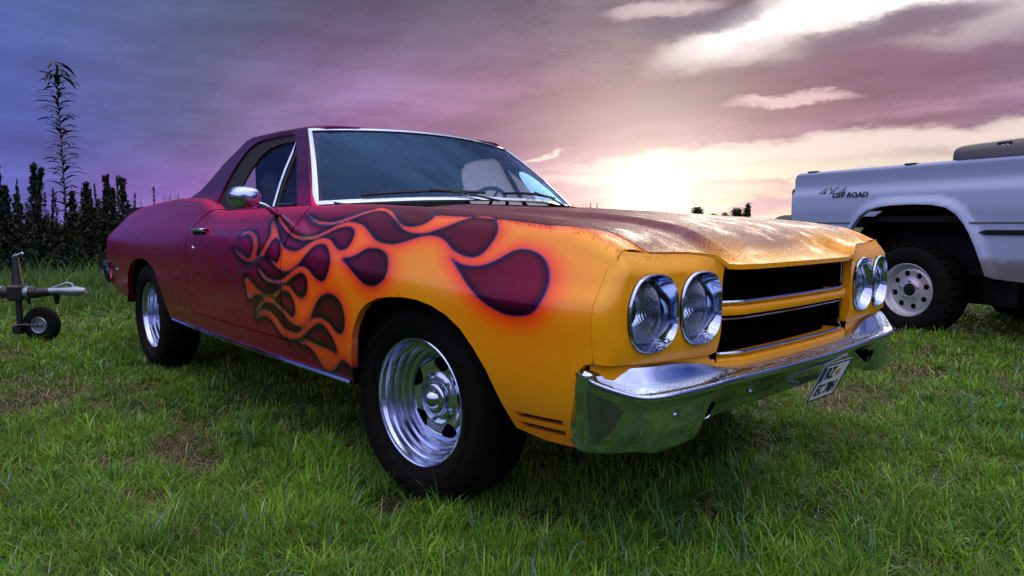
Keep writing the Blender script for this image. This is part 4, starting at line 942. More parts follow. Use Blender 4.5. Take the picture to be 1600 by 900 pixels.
for xa, xb in ((-1.19, -.535), (.505, 1.02)):
    MB().tube([(x, float(t_y(np.array([x]), np.array([.918]))[0])-.002, .918) for x in np.linspace(xa, xb, 8)], .006, 6, flat=1).build('body_crease', M['greypl'], trk)
rs = MB(); xs_ = np.linspace(.575, 1.02, 12)
rs.grid([[(x, float(t_y(np.array([x]), np.array([.845]))[0])-d, z) for d, z in ((-.01, .824 + (.018 if i == 0 else 0)), (.012, .828+(.015 if i == 0 else 0)), (.014, .845), (.012, .862-(.015 if i == 0 else 0)), (-.01, .866-(.018 if i == 0 else 0)))] for i, x in enumerate(xs_)])
rs.build('rub_strip', M['black'], trk)
tl = MB(); tl.box((-1.214, .045, 1.095), (.035, .11, .31), bev=.012); tl.build('tail_light', M['redlens'], trk)
tb = MB(); tb.box((-1.185, .99, 1.10), (.04, 1.84, .46), bev=.01); tb.build('tailgate', M['white'], trk)
rbm = MB(); rbm.box((-1.30, .99, .66), (.16, 1.9, .16), bev=.02); rbm.build('rear_bumper', M['black'], trk)
MB().box((-.1, .99, .95), (2.2, 1.86, .05)).box((-.1, .08, 1.2), (2.2, .04, .36)).box((-.1, 1.90, 1.2), (2.2, .04, .36)).build('bed_liner', M['black'], trk, smooth=False)
hs = MB()
A0 = [(-.56+1.20*i/16, .60+.50*math.sqrt(max(0, 1-((i-8)/8)**2))) for i in range(17)]
hs.grid([[(x, y, z) for x, z in A0] for y in (.05, .42)]); hs.add([(x, .42, z) for x, z in A0]+[(x, .42, .25) for x, z in A0], [(i, i+1, i+18, i+17) for i in range(16)])
hs.box((.9, .99, .55), (4.2, .9, .22)); hs.tube([(0, .2, .36), (0, 1.8, .36)], .06, 10)
for yy in (.32, .5): hs.box((0, yy, .52), (1.1, .06, .03))
hs.build('frame_and_axle', M['black'], trk, smooth=False)
for q in (-1.0, -.02): MB().box((q, .02, 1.404), (.1, .05, .012), bev=.003).build('bed_rail_cap', M['black'], trk)
def dmat(x, z, off=-.004):
    y = float(t_y(np.array([x]), np.array([z]))[0])+off
    return Matrix(((1, 0, 0, x), (0, -.06, -1, y), (0, 1, -.06, z), (0, 0, 0, 1)))
text_mesh('four_by_four_decal', '4X4', .125, M['ink'], trk, dmat(-.775, 1.196, -.006), shear=.45, sx=1.35, label='black 4X4 decal on the bed side')
text_mesh('four_by_four_decal', '4X4', .125, M['white'], trk, dmat(-.773, 1.197, -.0075), shear=.45, sx=1.35, offset=-.004, label='pale inner face of the 4X4 decal')
text_mesh('off_road_decal', 'OFF ROAD', .062, M['ink'], trk, dmat(-.56, 1.166, -.009), shear=.3, sx=1.22, offset=.002, label='black OFF ROAD lettering on the bed side')
def truck_wheel(x, side_):
    r = bpy.data.objects.new('wheel', None); COL.objects.link(r); r.parent = trk; r.location = (x, .015 if side_ < 0 else 1.965, .355)
    sg = side_
    ty = MB(); ty.lathe([(.215, -.02), (.222, .0), (.235, .014), (.28, .026), (.33, .022), (.36, .005), (.378, -.03), (.383, -.08), (.383, -.18), (.376, -.23), (.33, -.26), (.22, -.25)], 60, 'y', sgn=sg)
    t = ty.build('tyre', M['rubber'], r)
    lugm = None
    for k in range(36):
        a = 2*math.pi*k/36; m = MB(); 
        if lugm is None:
            m.box((0, sg*-.035, 0), (.040, .085, .022), bev=.004); o = m.build('tread_lug', M['rubber'], t, smooth=False); lugm = o.data
        else:
            o = bpy.data.objects.new('tread_lug', lugm); COL.objects.link(o); o.parent = t
        o.location = (.380*math.cos(a), 0, .380*math.sin(a)); o.rotation_euler = (0, math.pi/2-a+(.25 if k % 2 else -.25)*0, 0)
    rm = MB().lathe([(.215, -.02), (.2245, -.002), (.225, .006), (.219, .007), (.215, -.002), (.206, -.012), (.203, -.03), (.192, -.034), (.188, -.05), (.180, -.055)], 72, 'y', sgn=sg).build('rim', M['wheelwhite'], r, angle=50)
    holes = []
    for k in range(8):
        a = 2*math.pi*(k+.3)/8; holes.append([(.140*math.cos(a)+.024*math.cos(q), .140*math.sin(a)+.024*math.sin(q)) for q in np.linspace(0, 2*math.pi, 18, endpoint=False)])
    circ = [(.181*math.cos(q), .181*math.sin(q)) for q in np.linspace(0, 2*math.pi, 60, endpoint=False)]
    hub = [(.052*math.cos(q), .052*math.sin(q)) for q in np.linspace(0, 2*math.pi, 30, endpoint=False)]
    skin('rim_disc', circ, lambda a, b: np.stack([a, sg*ci([0, .06, .09, .12, .16, .19], [-.030, -.030, -.040, -.045, -.045, -.055], np.hypot(a, b)), b], 1), M['wheelwhite'], r, sp=.018, holes=holes+[hub], flange=.008, inward=(0, -sg, 0), out=(0, sg, 0))
    MB().lathe([(.0005, -.02), (.035, -.022), (.043, -.03), (.046, -.06)], 24, 'y', sgn=sg).build('hub', M['black'], r)
    for k in range(5):
        a = 2*math.pi*(k+.25)/5; MB().lathe([(.0005, -.012), (.008, -.013), (.010, -.02), (.010, -.035)], 6, 'y', (.075*math.cos(a), 0, .075*math.sin(a)), sgn=sg).build('lug_nut', M['chrome'], r, angle=20)
    MB().lathe([(.0005, -.09), (.18, -.085)], 24, 'y', sgn=sg).build('brake_drum', M['black'], r)
    return r
for x in (0.0, 3.53):
    for s_ in (-1, 1): truck_wheel(x, s_)
# cab and nose, continuing out of the picture
cab = MB(); L = [(1.05, .50), (1.05, 1.36), (1.13, 1.86), (1.9, 1.90), (2.35, 1.78), (2.72, 1.36), (2.72, .50)]
cab.grid([[(x, y + (.14*max(0, z-1.36)/.5 if y < 1 else -.14*max(0, z-1.36)/.5), z) for x, z in L] for y in (.02, .06, 1.92, 1.96)]); 
for y in (.02, 1.96): cab.add([(x, y + (.14*max(0, z-1.36)/.5 if y < 1 else -.14*max(0, z-1.36)/.5), z) for x, z in L], [tuple(range(7))])
cab.build('cab', M['white'], trk, angle=30)
MB().box((3.35, .99, .98), (1.35, 1.92, .56), bev=.12).build('hood', M['white'], trk)
MB().box((4.05, .99, .60), (.14, 1.94, .26), bev=.05).build('front_bumper', M['chrome'], trk)
MB().box((4.035, .99, .98), (.03, 1.1, .36), bev=.01).build('grille', M['black'], trk)
for yy in (.24, 1.74): MB().box((4.03, yy, 1.0), (.03, .26, .22), bev=.02).build('headlight', M['reflector'], trk)
for y0, y1 in ((.035, .135), (1.945, 1.845)):
    MB().add([(1.22, y0-.003*(1 if y0 < 1 else -1), 1.38), (2.52, y0-.003*(1 if y0 < 1 else -1), 1.38), (2.2, y1, 1.80), (1.28, y1, 1.80)], [(0, 1, 2, 3)]).build('side_window', M['glass'], trk, smooth=False)
# long grey cover with rounded end lying along the bed rail: rests on the truck
tbx = thing('bed_toolbox', 'long grey rounded box with a small black badge lying on the white truck bed', 'toolbox', (wx, wy_, 0), R(-16.59))
m_ = MB(); rows = []
for x, k in ((.275, .02), (.28, .5), (.295, .82), (.325, .97), (.37, 1.0), (1.0, 1.0), (1.03, .9)):
    rows.append([(x, .30+.30*k*c, 1.405+ (.128 + .012*(x-.3)/.5)*max(0, s_)*(.25+.75*k)) for c, s_ in [(math.copysign(abs(math.cos(q))**.6, math.cos(q)), abs(math.sin(q))**.6) for q in np.linspace(math.pi, 2*math.pi, 15)]])
m_.grid(rows); m_.add(rows[-1], [tuple(range(15))]); m_.build('box_shell', M['greypl'], tbx, angle=60)
bdg = MB().box((.69, .022, 1.482), (.105, .006, .062), bev=.002).build('badge', M['ink'], tbx)
MB().tube([(.655, .017, 1.475), (.675, .017, 1.490), (.69, .017, 1.480), (.71, .017, 1.492), (.725, .017, 1.475)], .004, 6).build('badge_mark', M['wheelwhite'], bdg)

# ================================================================== TRAILER DRAWBAR WITH JOCKEY WHEEL
tx, ty_ = gp(59, 5.2)
tr = thing('trailer', 'black trailer drawbar with silver coupling standing on its small jockey wheel', 'trailer', (tx, ty_, 0), math.atan2(RT[1], RT[0]))
M['galv'] = principled('galvanised_steel', (.26, .30, .38), .32, .9, build=lambda t, b: t.l.new(t.math('MULTIPLY_ADD', t.noise(t.new('ShaderNodeTexCoord').outputs['Object'], 40, 4, .7), .4, .2), b.inputs['Roughness']))
jw = MB().lathe([(.055, -.032), (.060, -.036), (.10, -.038), (.125, -.032), (.136, -.016), (.138, 0), (.136, .016), (.125, .032), (.10, .038), (.060, .036), (.055, .032)], 40, 'y', (0, 0, .142)).build('jockey_wheel', M['rubber'], tr)
MB().lathe([(.062, -.036), (.058, -.041), (.052, -.038), (.050, -.025), (.018, -.022), (.016, -.04), (.0005, -.042)], 32, 'y', (0, 0, .142)).build('wheel_rim', M['galv'], jw)
MB().tube([(-.165, 0, .10), (-.165, 0, .42)], .024, 12).tube([(-.165, -.05, .14), (-.10, -.055, .15), (0, -.05, .142)], .011, 6).tube([(-.165, .05, .14), (-.10, .055, .15), (0, .05, .142)], .011, 6).box((-.165, 0, .11), (.07, .11, .07), bev=.01).build('jockey_post', M['blackgloss'], tr)
MB().tube([(-.165, 0, .42), (-.168, 0, .50), (-.172, 0, .62), (-.172, 0, .655)], [.045, .034, .026, .022], 12).build('post_sleeve', M['blackgloss'], tr)
MB().tube([(-.185, 0, .655), (-.165, -.01, .668), (-.135, -.02, .672), (-.10, -.02, .69)], [.014, .014, .013, .010], 8).build('crank_handle', M['galv'], tr)
MB().tube([(-1.9, 0, .40), (-.5, 0, .392), (-.02, 0, .388)], .045, 14).tube([(-.02, 0, .388), (.09, 0, .395)], [.040, .030], 12).box((-.165, 0, .39), (.11, .13, .12), bev=.015).build('drawbar', M['blackgloss'], tr)
for q in (-.105, -.31): MB().tube([(q, 0, .389), (q+.035, 0, .389)], .049, 16).build('clamp_band', M['galv'], tr)
MB().tube([(.075, 0, .396), (.15, 0, .402), (.22, 0, .398), (.27, 0, .398), (.315, 0, .400), (.348, 0, .400)], [.030, .028, .036, .040, .030, .022], 14).tube([(.10, 0, .425), (.16, 0, .445), (.21, 0, .462), (.245, 0, .455), (.262, 0, .425)], .009, 8).build('coupling_head', M['galv'], tr)
MB().tube([(.12, 0, .385), (.125, 0, .30)], [.030, .012], 10).build('safety_peg', M['black'], tr)
MB().tube([(-.09, 0, .36), (-.085, 0, .30)], [.02, .01], 8).build('safety_peg', M['black'], tr)
tb_ = MB().box((-2.4, 0, .62), (1.2, 1.2, .30), bev=.01).build('trailer_box', M['greypl'], tr)
MB().tube([(-1.8, -.5, .45), (-1.2, 0, .40)], .03, 8).tube([(-1.8, .5, .45), (-1.2, 0, .40)], .03, 8).build('frame_bar', M['blackgloss'], tr)
for yy in (-.68, .68):
    MB().lathe([(.0005, -.06), (.16, -.065), (.27, -.07), (.30, -.05), (.30, .05), (.27, .07), (.0005, .06)], 32, 'y', (-2.5, yy, .29)).build('road_wheel', M['rubber'], tr)

# ================================================================== GROUND
def ground_b(t, b):
    p = t.new('ShaderNodeTexCoord').outputs['Object']
    n = t.noise(p, .55, 4, .6); n2 = t.noise(p, 14, 6, .7); n3 = t.noise(p, 90, 4, .7)
    g = t.ramp(n2, [(.25, (.012, .030, .006)), (.5, (.030, .075, .012)), (.75, (.055, .12, .018))])
    br = t.ramp(n3, [(.3, (.010, .008, .004)), (.55, (.035, .026, .014)), (.8, (.09, .07, .042))])
    col = t.mix(t.smooth(t.math('MULTIPLY_ADD', t.math('SUBTRACT', n2, .5), .5, n), .42, .60), g, br)
    t.l.new(col, b.inputs['Base Color']); bump(t, b, t.math('ADD', n2, t.math('MULTIPLY', n3, .4)), .03, 1)
M['ground'] = principled('field_ground', rough=.95, spec=.1, build=ground_b)
gm = MB(); ring = [0, 2, 4, 7, 12, 20, 35, 60, 110, 220, 500, 1200, 3500]
gV = [(CAM[0], CAM[1], 0)]; gF = []
for r in ring[1:]:
    for k in range(64): gV.append((CAM[0]+r*math.cos(k*math.pi/32), CAM[1]+r*math.sin(k*math.pi/32), 0))
for k in range(64): gF.append((0, 1+k, 1+(k+1) % 64))
for i in range(len(ring)-2):
    for k in range(64): gF.append((1+i*64+k, 1+(i+1)*64+k, 1+(i+1)*64+(k+1) % 64, 1+i*64+(k+1) % 64))
go = mobj('ground', gV, gF, M['ground']); tag(go, 'flat field of short grass and brown thatch reaching to the horizon', None, kind='structure')

# ================================================================== GRASS
def vnoise(x, y, s, seed):
    x = np.asarray(x)*s+seed*17.3; y = np.asarray(y)*s+seed*9.1; xi = np.floor(x).astype(np.int64); yi = np.floor(y).astype(np.int64); fx = x-xi; fy = y-yi
    fx = fx*fx*(3-2*fx); fy = fy*fy*(3-2*fy)
    def h(a, b):
        n = (a*374761393+b*668265263+seed*1442695041) & 0xffffffff; n = ((n ^ (n >> 13))*1274126177) & 0xffffffff; return ((n ^ (n >> 16)) & 0xffff)/65535.
    return (h(xi, yi)*(1-fx)+h(xi+1, yi)*fx)*(1-fy)+(h(xi, yi+1)*(1-fx)+h(xi+1, yi+1)*fx)*fy
def fbm(x, y, s, seed): return .55*vnoise(x, y, s, seed)+.3*vnoise(x, y, s*2.2, seed+1)+.15*vnoise(x, y, s*5, seed+2)
def ribbons(name, root, hdir, L, W, rise, bend, col, seg, mat):
    """root Nx3, hdir heading angle, L length, W width, rise start elevation, bend change of elevation along the blade"""
    n = len(L); k = 2*seg+1; V = np.zeros((n, k, 3), np.float32); pos = root.copy(); sidev = np.stack([-np.sin(hdir), np.cos(hdir), 0*hdir], 1)
    for i in range(seg):
        w_ = (W*(1-.55*(i/seg)**1.3)/2)[:, None]
        V[:, 2*i] = pos-sidev*w_; V[:, 2*i+1] = pos+sidev*w_
        el = rise-bend*(i/max(seg-1, 1)); d = np.stack([np.cos(hdir)*np.cos(el), np.sin(hdir)*np.cos(el), np.sin(el)], 1)
        pos = pos+d*(L/seg)[:, None]; pos[:, 2] = np.maximum(pos[:, 2], .002)
    V[:, -1] = pos
    base = (np.arange(n)*k)[:, None]; quads = []
    loops = []; 
    for i in range(seg-1): quads.append(base+np.array([2*i, 2*i+1, 2*i+3, 2*i+2]))
    tri = base+np.array([2*seg-2, 2*seg-1, 2*seg])
    nq = n*(seg-1); lv = np.concatenate([np.concatenate(quads).reshape(-1) if quads else np.zeros(0, int), tri.reshape(-1)]).astype(np.int32)
    ls = np.concatenate([np.arange(nq)*4, nq*4+np.arange(n)*3]).astype(np.int32)
    me = bpy.data.meshes.new(name); me.vertices.add(n*k); me.vertices.foreach_set('co', V.reshape(-1)); me.loops.add(len(lv)); me.loops.foreach_set('vertex_index', lv)
    me.polygons.add(nq+n); me.polygons.foreach_set('loop_start', ls); me.update(calc_edges=True)
    A = me.attributes.new('tint', 'FLOAT_COLOR', 'POINT'); c = np.ones((n, k, 4), np.float32); c[:, :, :3] = col[:, None, :]
    A.data.foreach_set('color', c.reshape(-1)); me.materials.append(mat)
    o = bpy.data.objects.new(name, me); COL.objects.link(o); return o
def leafmat(name, tr=.35, rough=.5, attr=True, col=(.05, .1, .02), spec=.25):
    m = bpy.data.materials.new(name); m.use_nodes = True; t = NT(m.node_tree); t.n.clear()
    c = t.new('ShaderNodeAttribute', attribute_name='tint').outputs['Color'] if attr else None
    p = t.new('ShaderNodeBsdfPrincipled'); p.inputs['Roughness'].default_value = rough; p.inputs['Specular IOR Level'].default_value = spec
    x = t.new('ShaderNodeBsdfTranslucent')
    if c is None:
        c = t.mix(t.noise(t.new('ShaderNodeTexCoord').outputs['Object'], 3, 3, .6), (col[0]*.5, col[1]*.5, col[2]*.5, 1), (col[0]*1.5, col[1]*1.5, col[2]*1.3, 1))
    t.l.new(c, p.inputs['Base Color']); t.l.new(c, x.inputs[0])
    mx = t.new('ShaderNodeMixShader'); mx.inputs[0].default_value = tr; t.l.new(p.outputs[0], mx.inputs[1]); t.l.new(x.outputs[0], mx.inputs[2])
    o = t.new('ShaderNodeOutputMaterial'); t.l.new(mx.outputs[0], o.inputs[0]); return m
M['blade'] = leafmat('grass_blades')
def field_xy(n, r0, r1, a0=-58, a1=58):
    r = r0*(r1/r0)**rng.random(n); a = np.radians(a0+(a1-a0)*rng.random(n))
    d = FH[None, :2]*np.cos(a)[:, None]+RT[None, :2]*np.sin(a)[:, None]
    return CAM[None, :2]+d*r[:, None], r, a
def under_car(xy): return (xy[:, 0] > -4.1) & (xy[:, 0] < .55) & (np.abs(xy[:, 1]) < .80)
def wheels_mask(xy):
    k = np.zeros(len(xy), bool)
    for x in (0, -2.946):
        for s_ in (-1, 1): k |= (np.abs(xy[:, 0]-x) < .10) & (np.abs(xy[:, 1]-s_*.945) < .10)
    return k
def green(n, xy):
    a = fbm(xy[:, 0], xy[:, 1], 1.3, 3)[:, None]; q = np.clip(rng.random((n, 1))*.8+1.1*(fbm(xy[:, 0], xy[:, 1], 2.6, 71)[:, None]-.42), 0, 1); j = rng.random((n, 1))
    c = (1-q)*np.array([[.028, .105, .009]])+q*np.array([[.18, .37, .018]])
    c = c*(1-.35*j*(a > .5))+.35*j*(a > .5)*np.array([[.20, .28, .02]])
    c = np.where(j > .95, np.array([[.10, .22, .09]]), c); c = np.where(j < .05, np.array([[.36, .40, .20]]), c)
    return c
def dry(xy): return .62*fbm(xy[:, 0], xy[:, 1], 1.3, 11) + .38*fbm(xy[:, 0], xy[:, 1], 3.4, 15) + .30*(vnoise(xy[:, 0], xy[:, 1], 9, 5)-.5)
parts_ = []
for (n, r0, r1, seg, nm) in ((250000, 1.1, 3.4, 3, 'grass'), (380000, 3.2, 16, 2, 'grass')):
    xy, r, a = field_xy(n, r0, r1); D = dry(xy); keep = (rng.random(n) > np.clip((D-.47)*3.0, 0, .72)) & ~wheels_mask(xy) & ~(under_car(xy) & (rng.random(n) < .55))
    far = (a < np.radians(-12)) & (r > 8.0)
    xy, r, a, D, far = xy[keep], r[keep], a[keep], D[keep], far[keep]; n = len(r)
    tuft = fbm(xy[:, 0], xy[:, 1], 5.0, 21)
    h = (.022+.060*np.clip(tuft*1.9-.45, 0, 1)*rng.random(n)**.7+.018*rng.random(n))*(1-.35*np.clip((D-.45)*4, 0, 1))
    tall = rng.random(n) < .012; h = np.where(tall, h*1.7, h)
    h = np.where(far, h*2.6*np.clip((r-7.2)/1.5, .6, 2.0), h)
    W = (.0024+.0016*rng.random(n))*np.clip(r/2.4, 1, 5); hd = rng.random(n)*2*np.pi
    el = np.radians(90-58*rng.random(n)**1.2); bend = np.radians(rng.uniform(5, 95, n))
    c = green(n, xy); br = rng.random(n) < .10+.5*np.clip(D-.42, 0, 1); c[br] = c[br]*.3+np.array([.16, .12, .05])*.7*rng.uniform(.5, 1.2, (br.sum(), 1))
    c = np.where(far[:, None], c*.72, c)
    o = ribbons(nm, np.concatenate([xy, np.zeros((n, 1))], 1), hd, h*1.15, W, el, bend, c, seg, M['blade'])
    tag(o, 'short green grass standing in uneven tufts close by' if r0 < 2 else 'grass of the field further off, longer along the weeds', None, kind='stuff')
# coarse tufts: longer blades fanning out from one root
nc = 9000; cxy, cr, ca = field_xy(nc, 1.3, 9); kc = ~wheels_mask(cxy) & ~under_car(cxy) & (dry(cxy) < .62); cxy, cr = cxy[kc], cr[kc]; nc = len(cr); per = 22
xy = np.repeat(cxy, per, 0)+rng.normal(0, .010, (nc*per, 2)); r = np.repeat(cr, per); n = nc*per; big = np.repeat(rng.uniform(.5, 1.25, nc), per)
tone = np.repeat(rng.random((nc, 1)), per, 0); c = green(n, xy)*(.75+.7*tone); c = np.where(np.repeat(rng.random((nc, 1)) < .16, per, 0), c*np.array([[.55, .8, 2.2]]), c)
o = ribbons('grass_tufts', np.concatenate([xy, np.zeros((n, 1))], 1), rng.random(n)*6.283, (.050+.080*rng.random(n))*big, (.0026+.0018*rng.random(n))*np.clip(r/2.6, 1, 4), np.radians(rng.uniform(30, 85, n)), np.radians(rng.uniform(10, 100, n)), c, 3, M['blade'])
tag(o, 'coarse tufts of longer grass among the short grass', None, kind='stuff')
# dead straw lying in the brown patches
xy, r, a = field_xy(190000, 1.25, 11); D = dry(xy); near_car = (xy[:, 0] > -4.4) & (xy[:, 0] < 1.5) & (np.abs(xy[:, 1]) < 1.1); keep = (rng.random(len(r)) < np.clip((D-.34)*3.4, .10, 1)) & ~(near_car & (rng.random(len(r)) < .85)); xy, r, D = xy[keep], r[keep], D[keep]; n = len(r)
q = rng.random((n, 1)); c = (1-q)*np.array([[.07, .042, .022]])+q*np.array([[.33, .235, .15]]); c = np.where(rng.random((n, 1)) < .08, np.array([[.42, .36, .30]]), c)
o = ribbons('dead_grass', np.concatenate([xy, rng.uniform(.002, .018, (n, 1))], 1), rng.random(n)*2*np.pi, rng.uniform(.03, .12, n), (.0016+.0020*rng.random(n))*np.clip(r/2.4, 1, 4), np.radians(rng.uniform(-8, 30, n)), np.radians(rng.uniform(-10, 40, n)), c, 2, M['blade'])
tag(o, 'brown and straw-coloured dead grass lying flat in patches', None, kind='stuff')

# ================================================================== WEEDS AND TREES
M['weed'] = leafmat('weed_leaves', .15, attr=False, col=(.009, .017, .006))
M['stem'] = principled('weed_stem', (.035, .05, .02), .7)
M['treeleaf'] = leafmat('tree_leaves', .2, attr=False, col=(.022, .035, .014))
M['bark'] = principled('bark', (.05, .035, .025), .9)
def leaf_geo(L, W, droop=.5, seg=4):
    V = []; F = []; x = z = 0; el = .55
    for i in range(seg+1):
        t = i/seg; w_ = W*math.sin(math.pi*min(1, t*.92+.06))**.8/2 if i < seg else .0008
        V += [(x, -w_, z+.15*w_), (x, 0, z), (x, w_, z+.15*w_)]; x += L/seg*math.cos(el); z += L/seg*math.sin(el); el -= droop/seg*2
    for i in range(seg):
        for j in (0, 1): a = 3*i+j; F.append((a, a+1, a+4, a+3))
    return V, F
# the tall willowherb-like plant
px_, py_ = gp(106, 10.5)
tp_ = thing('tall_weed', 'very tall single weed with narrow leaves along its stem, rising above the hedge of weeds', 'weed', (px_, py_, 0))
ztop = .906+(350-100)/FPX*10.5
stp = [(.0+.05*math.sin(z*1.3), 0, z) for z in np.linspace(0, ztop, 14)]
MB().tube(stp, [.016-.011*i/13 for i in range(14)], 6).build('stem', M['stem'], tp_)
lv, lf = leaf_geo(.38, .050, .62); lme = bpy.data.meshes.new('leaf'); lme.from_pydata(lv, [], lf); lme.materials.append(M['weed']); lme.shade_smooth()
zz = 1.0; k = 0
while zz < ztop-.02:
    t = zz/ztop; o = bpy.data.objects.new('leaf', lme); COL.objects.link(o); o.parent = tp_
    o.location = (.05*math.sin(zz*1.3), 0, zz); sc = (1.0-.25*t)*random.uniform(.75, 1.15)*(1.15 if t > .9 else 1)
    droop = -.5 if t > .93 else random.uniform(-.05, .35)
    o.rotation_euler = (random.uniform(-.3, .3), -droop + .15, k*2.4+random.uniform(-.4, .4)); o.scale = (sc, sc*1.1, sc)
    zz += random.uniform(.009, .019) if t > .5 else random.uniform(.014, .026); k += 1
def leaf_cloud(pts, size, asp=.45, flat=0.0):
    """many small pointed leaves at the given points"""
    pts = np.asarray(pts); n = len(pts); u = rng.normal(size=(n, 3)); u /= np.linalg.norm(u, axis=1)[:, None]
    v = rng.normal(size=(n, 3)); v -= u*(u*v).sum(1)[:, None]; v /= np.linalg.norm(v, axis=1)[:, None]
    s = (size*rng.uniform(.6, 1.3, n))[:, None]; V = np.stack([pts-u*s, pts+v*s*asp, pts+u*s, pts-v*s*asp], 1).reshape(-1, 3)
    F = np.arange(n*4).reshape(n, 4); return V, F
def fast_mesh(name, V, F, mat, parent=None):
    me = bpy.data.meshes.new(name); V = np.asarray(V, np.float32); F = np.asarray(F, np.int32)
    me.vertices.add(len(V)); me.vertices.foreach_set('co', V.reshape(-1)); me.loops.add(F.size); me.loops.foreach_set('vertex_index', F.reshape(-1))
    me.polygons.add(len(F)); me.polygons.foreach_set('loop_start', (np.arange(len(F))*F.shape[1]).astype(np.int32)); me.update(calc_edges=True); me.materials.append(mat)
    o = bpy.data.objects.new(name, me); COL.objects.link(o)
    if parent is not None: o.parent = parent
    return o
def spike(px, pyt, dep, wpx, lean=0, label='', name='nettle', thin=False):
    x, y = gp(px, dep); H = .906+(350-pyt)/FPX*dep; W = wpx/FPX*dep*.72
    t_ = thing(name, label, 'weed', (x, y, 0), group='nettle stems along the field edge')
    lx, ly = RT[0]*lean*H, RT[1]*lean*H
    P = [(lx*(z/H)**1.6, ly*(z/H)**1.6, z) for z in np.linspace(0, H, 8)]
    MB().tube(P, [.012-.008*i/7 for i in range(8)], 5).build('stem', M['stem'], t_)
    n = int((300 if thin else 1100)*H/1.6); z = H*rng.random(n)**.75; f = z/H
    lay = .5+.5*np.sin(z*38+px)                      # whorls
    lump = .55+.9*vnoise(z*9, z*0, 1.0, int(px)); rr = lump*W*(1.25-.95*f**1.5)*(.55+.6*lay)*np.sqrt(rng.random(n))*(1 if not thin else .8); q = rng.random(n)*6.283
    pts = np.stack([lx*f**1.6+rr*np.cos(q), ly*f**1.6+rr*np.sin(q), z+rng.normal(0, .01, n)], 1)
    V, F = leaf_cloud(pts, .022 if thin else .034); fast_mesh('foliage', V, F, M['weed'], t_)
SP = [(4, 262, 10.2, 15, 0, 'nettle at the left edge of the picture, tallest of the edge pair'), (18, 292, 10.0, 18, -.02, 'broad nettle second from the left edge'),
      (52, 264, 10.4, 13, .12, 'nettle leaning right, just left of the thick upright one'), (61, 258, 10.2, 18, 0, 'thick upright nettle left of the tall willow-leaved weed'),
      (84, 296, 10.6, 7, .03, 'thin nettle between the thick one and the tall weed'), (133, 286, 10.0, 14, .05, 'leaning nettle right of the tall weed'),
      (142, 299, 10.3, 10, .02, 'short nettle right of the leaning one'), (148, 298, 10.8, 12, -.02, 'ragged nettle halfway between the tall weed and the car tail'),
      (174, 275, 10.2, 20, -.01, 'stout nettle, left of the pair near the car tail'), (189, 276, 10.8, 7, 0, 'slender nettle inside the pair near the car tail'), (201, 278, 10.2, 18, -.03, 'stout nettle, right of the pair near the car tail'),
      (245, 293, 10.6, 7, 0, 'lone nettle tip showing over the rear quarter of the car'), (118, 300, 10.9, 16, 0, 'nettle close on the right of the tall weed stem'), (32, 304, 10.6, 18, 0, 'low nettle in the gap at the left')]
SP += [(px_, top_, 10.4, w_, ln, lb) for px_, top_, w_, ln, lb in ((26, 281, 6, .05, 'wispy nettle just right of the broad edge one'), (40, 290, 7, -.04, 'wispy nettle between the leaning one and the edge'), (73, 300, 8, .02, 'short nettle under the thick upright one'),
  (97, 301, 8, -.05, 'wispy nettle close on the left of the tall weed stem'), (125, 296, 6, .06, 'wispy nettle bending right beside the tall weed'), (158, 288, 6, -.03, 'wispy nettle left of the stout pair'), (165, 302, 9, .03, 'short nettle left of the stout pair'), (182, 296, 9, 0, 'short nettle filling the stout pair'), (209, 300, 7, .05, 'wispy nettle right of the stout pair'))]
for s_ in SP: spike(*s_[:5], label=s_[5], thin=s_[3] < 9)
for px, pyt in ((262, 303), (270, 300), (283, 299), (306, 303), (224, 309), (212, 306)):
    x, y = gp(px, 10.8); H = .906+(350-pyt)/FPX*10.8
    t_ = thing('seeding_grass', {262: 'fine grass stalk left of the lone pair over the quarter panel', 270: 'forked grass stalk over the quarter panel', 283: 'tallest fine stalk over the quarter panel', 306: 'grass stalk nearest the sloping rear pillar', 224: 'grass stalk just right of the stout nettles', 212: 'short grass stalk against the stout nettles'}[px], 'grass stalk', (x, y, 0), group='fine grass stalks behind the car')
    mb = MB(); mb.tube([(0, 0, 0), (.01, 0, H*.6), (.02, 0, H)], [.006, .004, .002], 4)
    for j in range(6): a = j*1.1; mb.tube([(.015, 0, H*.86+j*.02), (.015+.05*math.cos(a), .05*math.sin(a), H*.88+j*.022)], [.003, .004], 4)
    mb.build('stalk', M['stem'], t_)
# the mass of weeds
n = 150000; px = rng.uniform(-260, 640, n); dep = rng.uniform(9.6, 12.5, n)
xy = CAM[None, :2]+dep[:, None]*(FH[None, :2]+RT[None, :2]*((px-800)/FPX)[:, None])
hmax = .62+.34*fbm(px/40, dep, 1.0, 31)*np.clip((640-px)/250, .3, 1)+1.15*np.clip(fbm(px/10, dep*1.5, 1.0, 37)-.45, 0, 1)
hmax *= np.clip(1.0-.30*np.clip((px-190)/120, 0, 1), .5, 1)
z = hmax*rng.random(n)**.6*np.clip((dep-9.2)/1.0, .35, 1)
V, F = leaf_cloud(np.concatenate([xy, z[:, None]], 1), .036); tag(fast_mesh('weed_thicket', V, F, M['weed']), 'dark thicket of weeds along the edge of the field', None, kind='stuff')
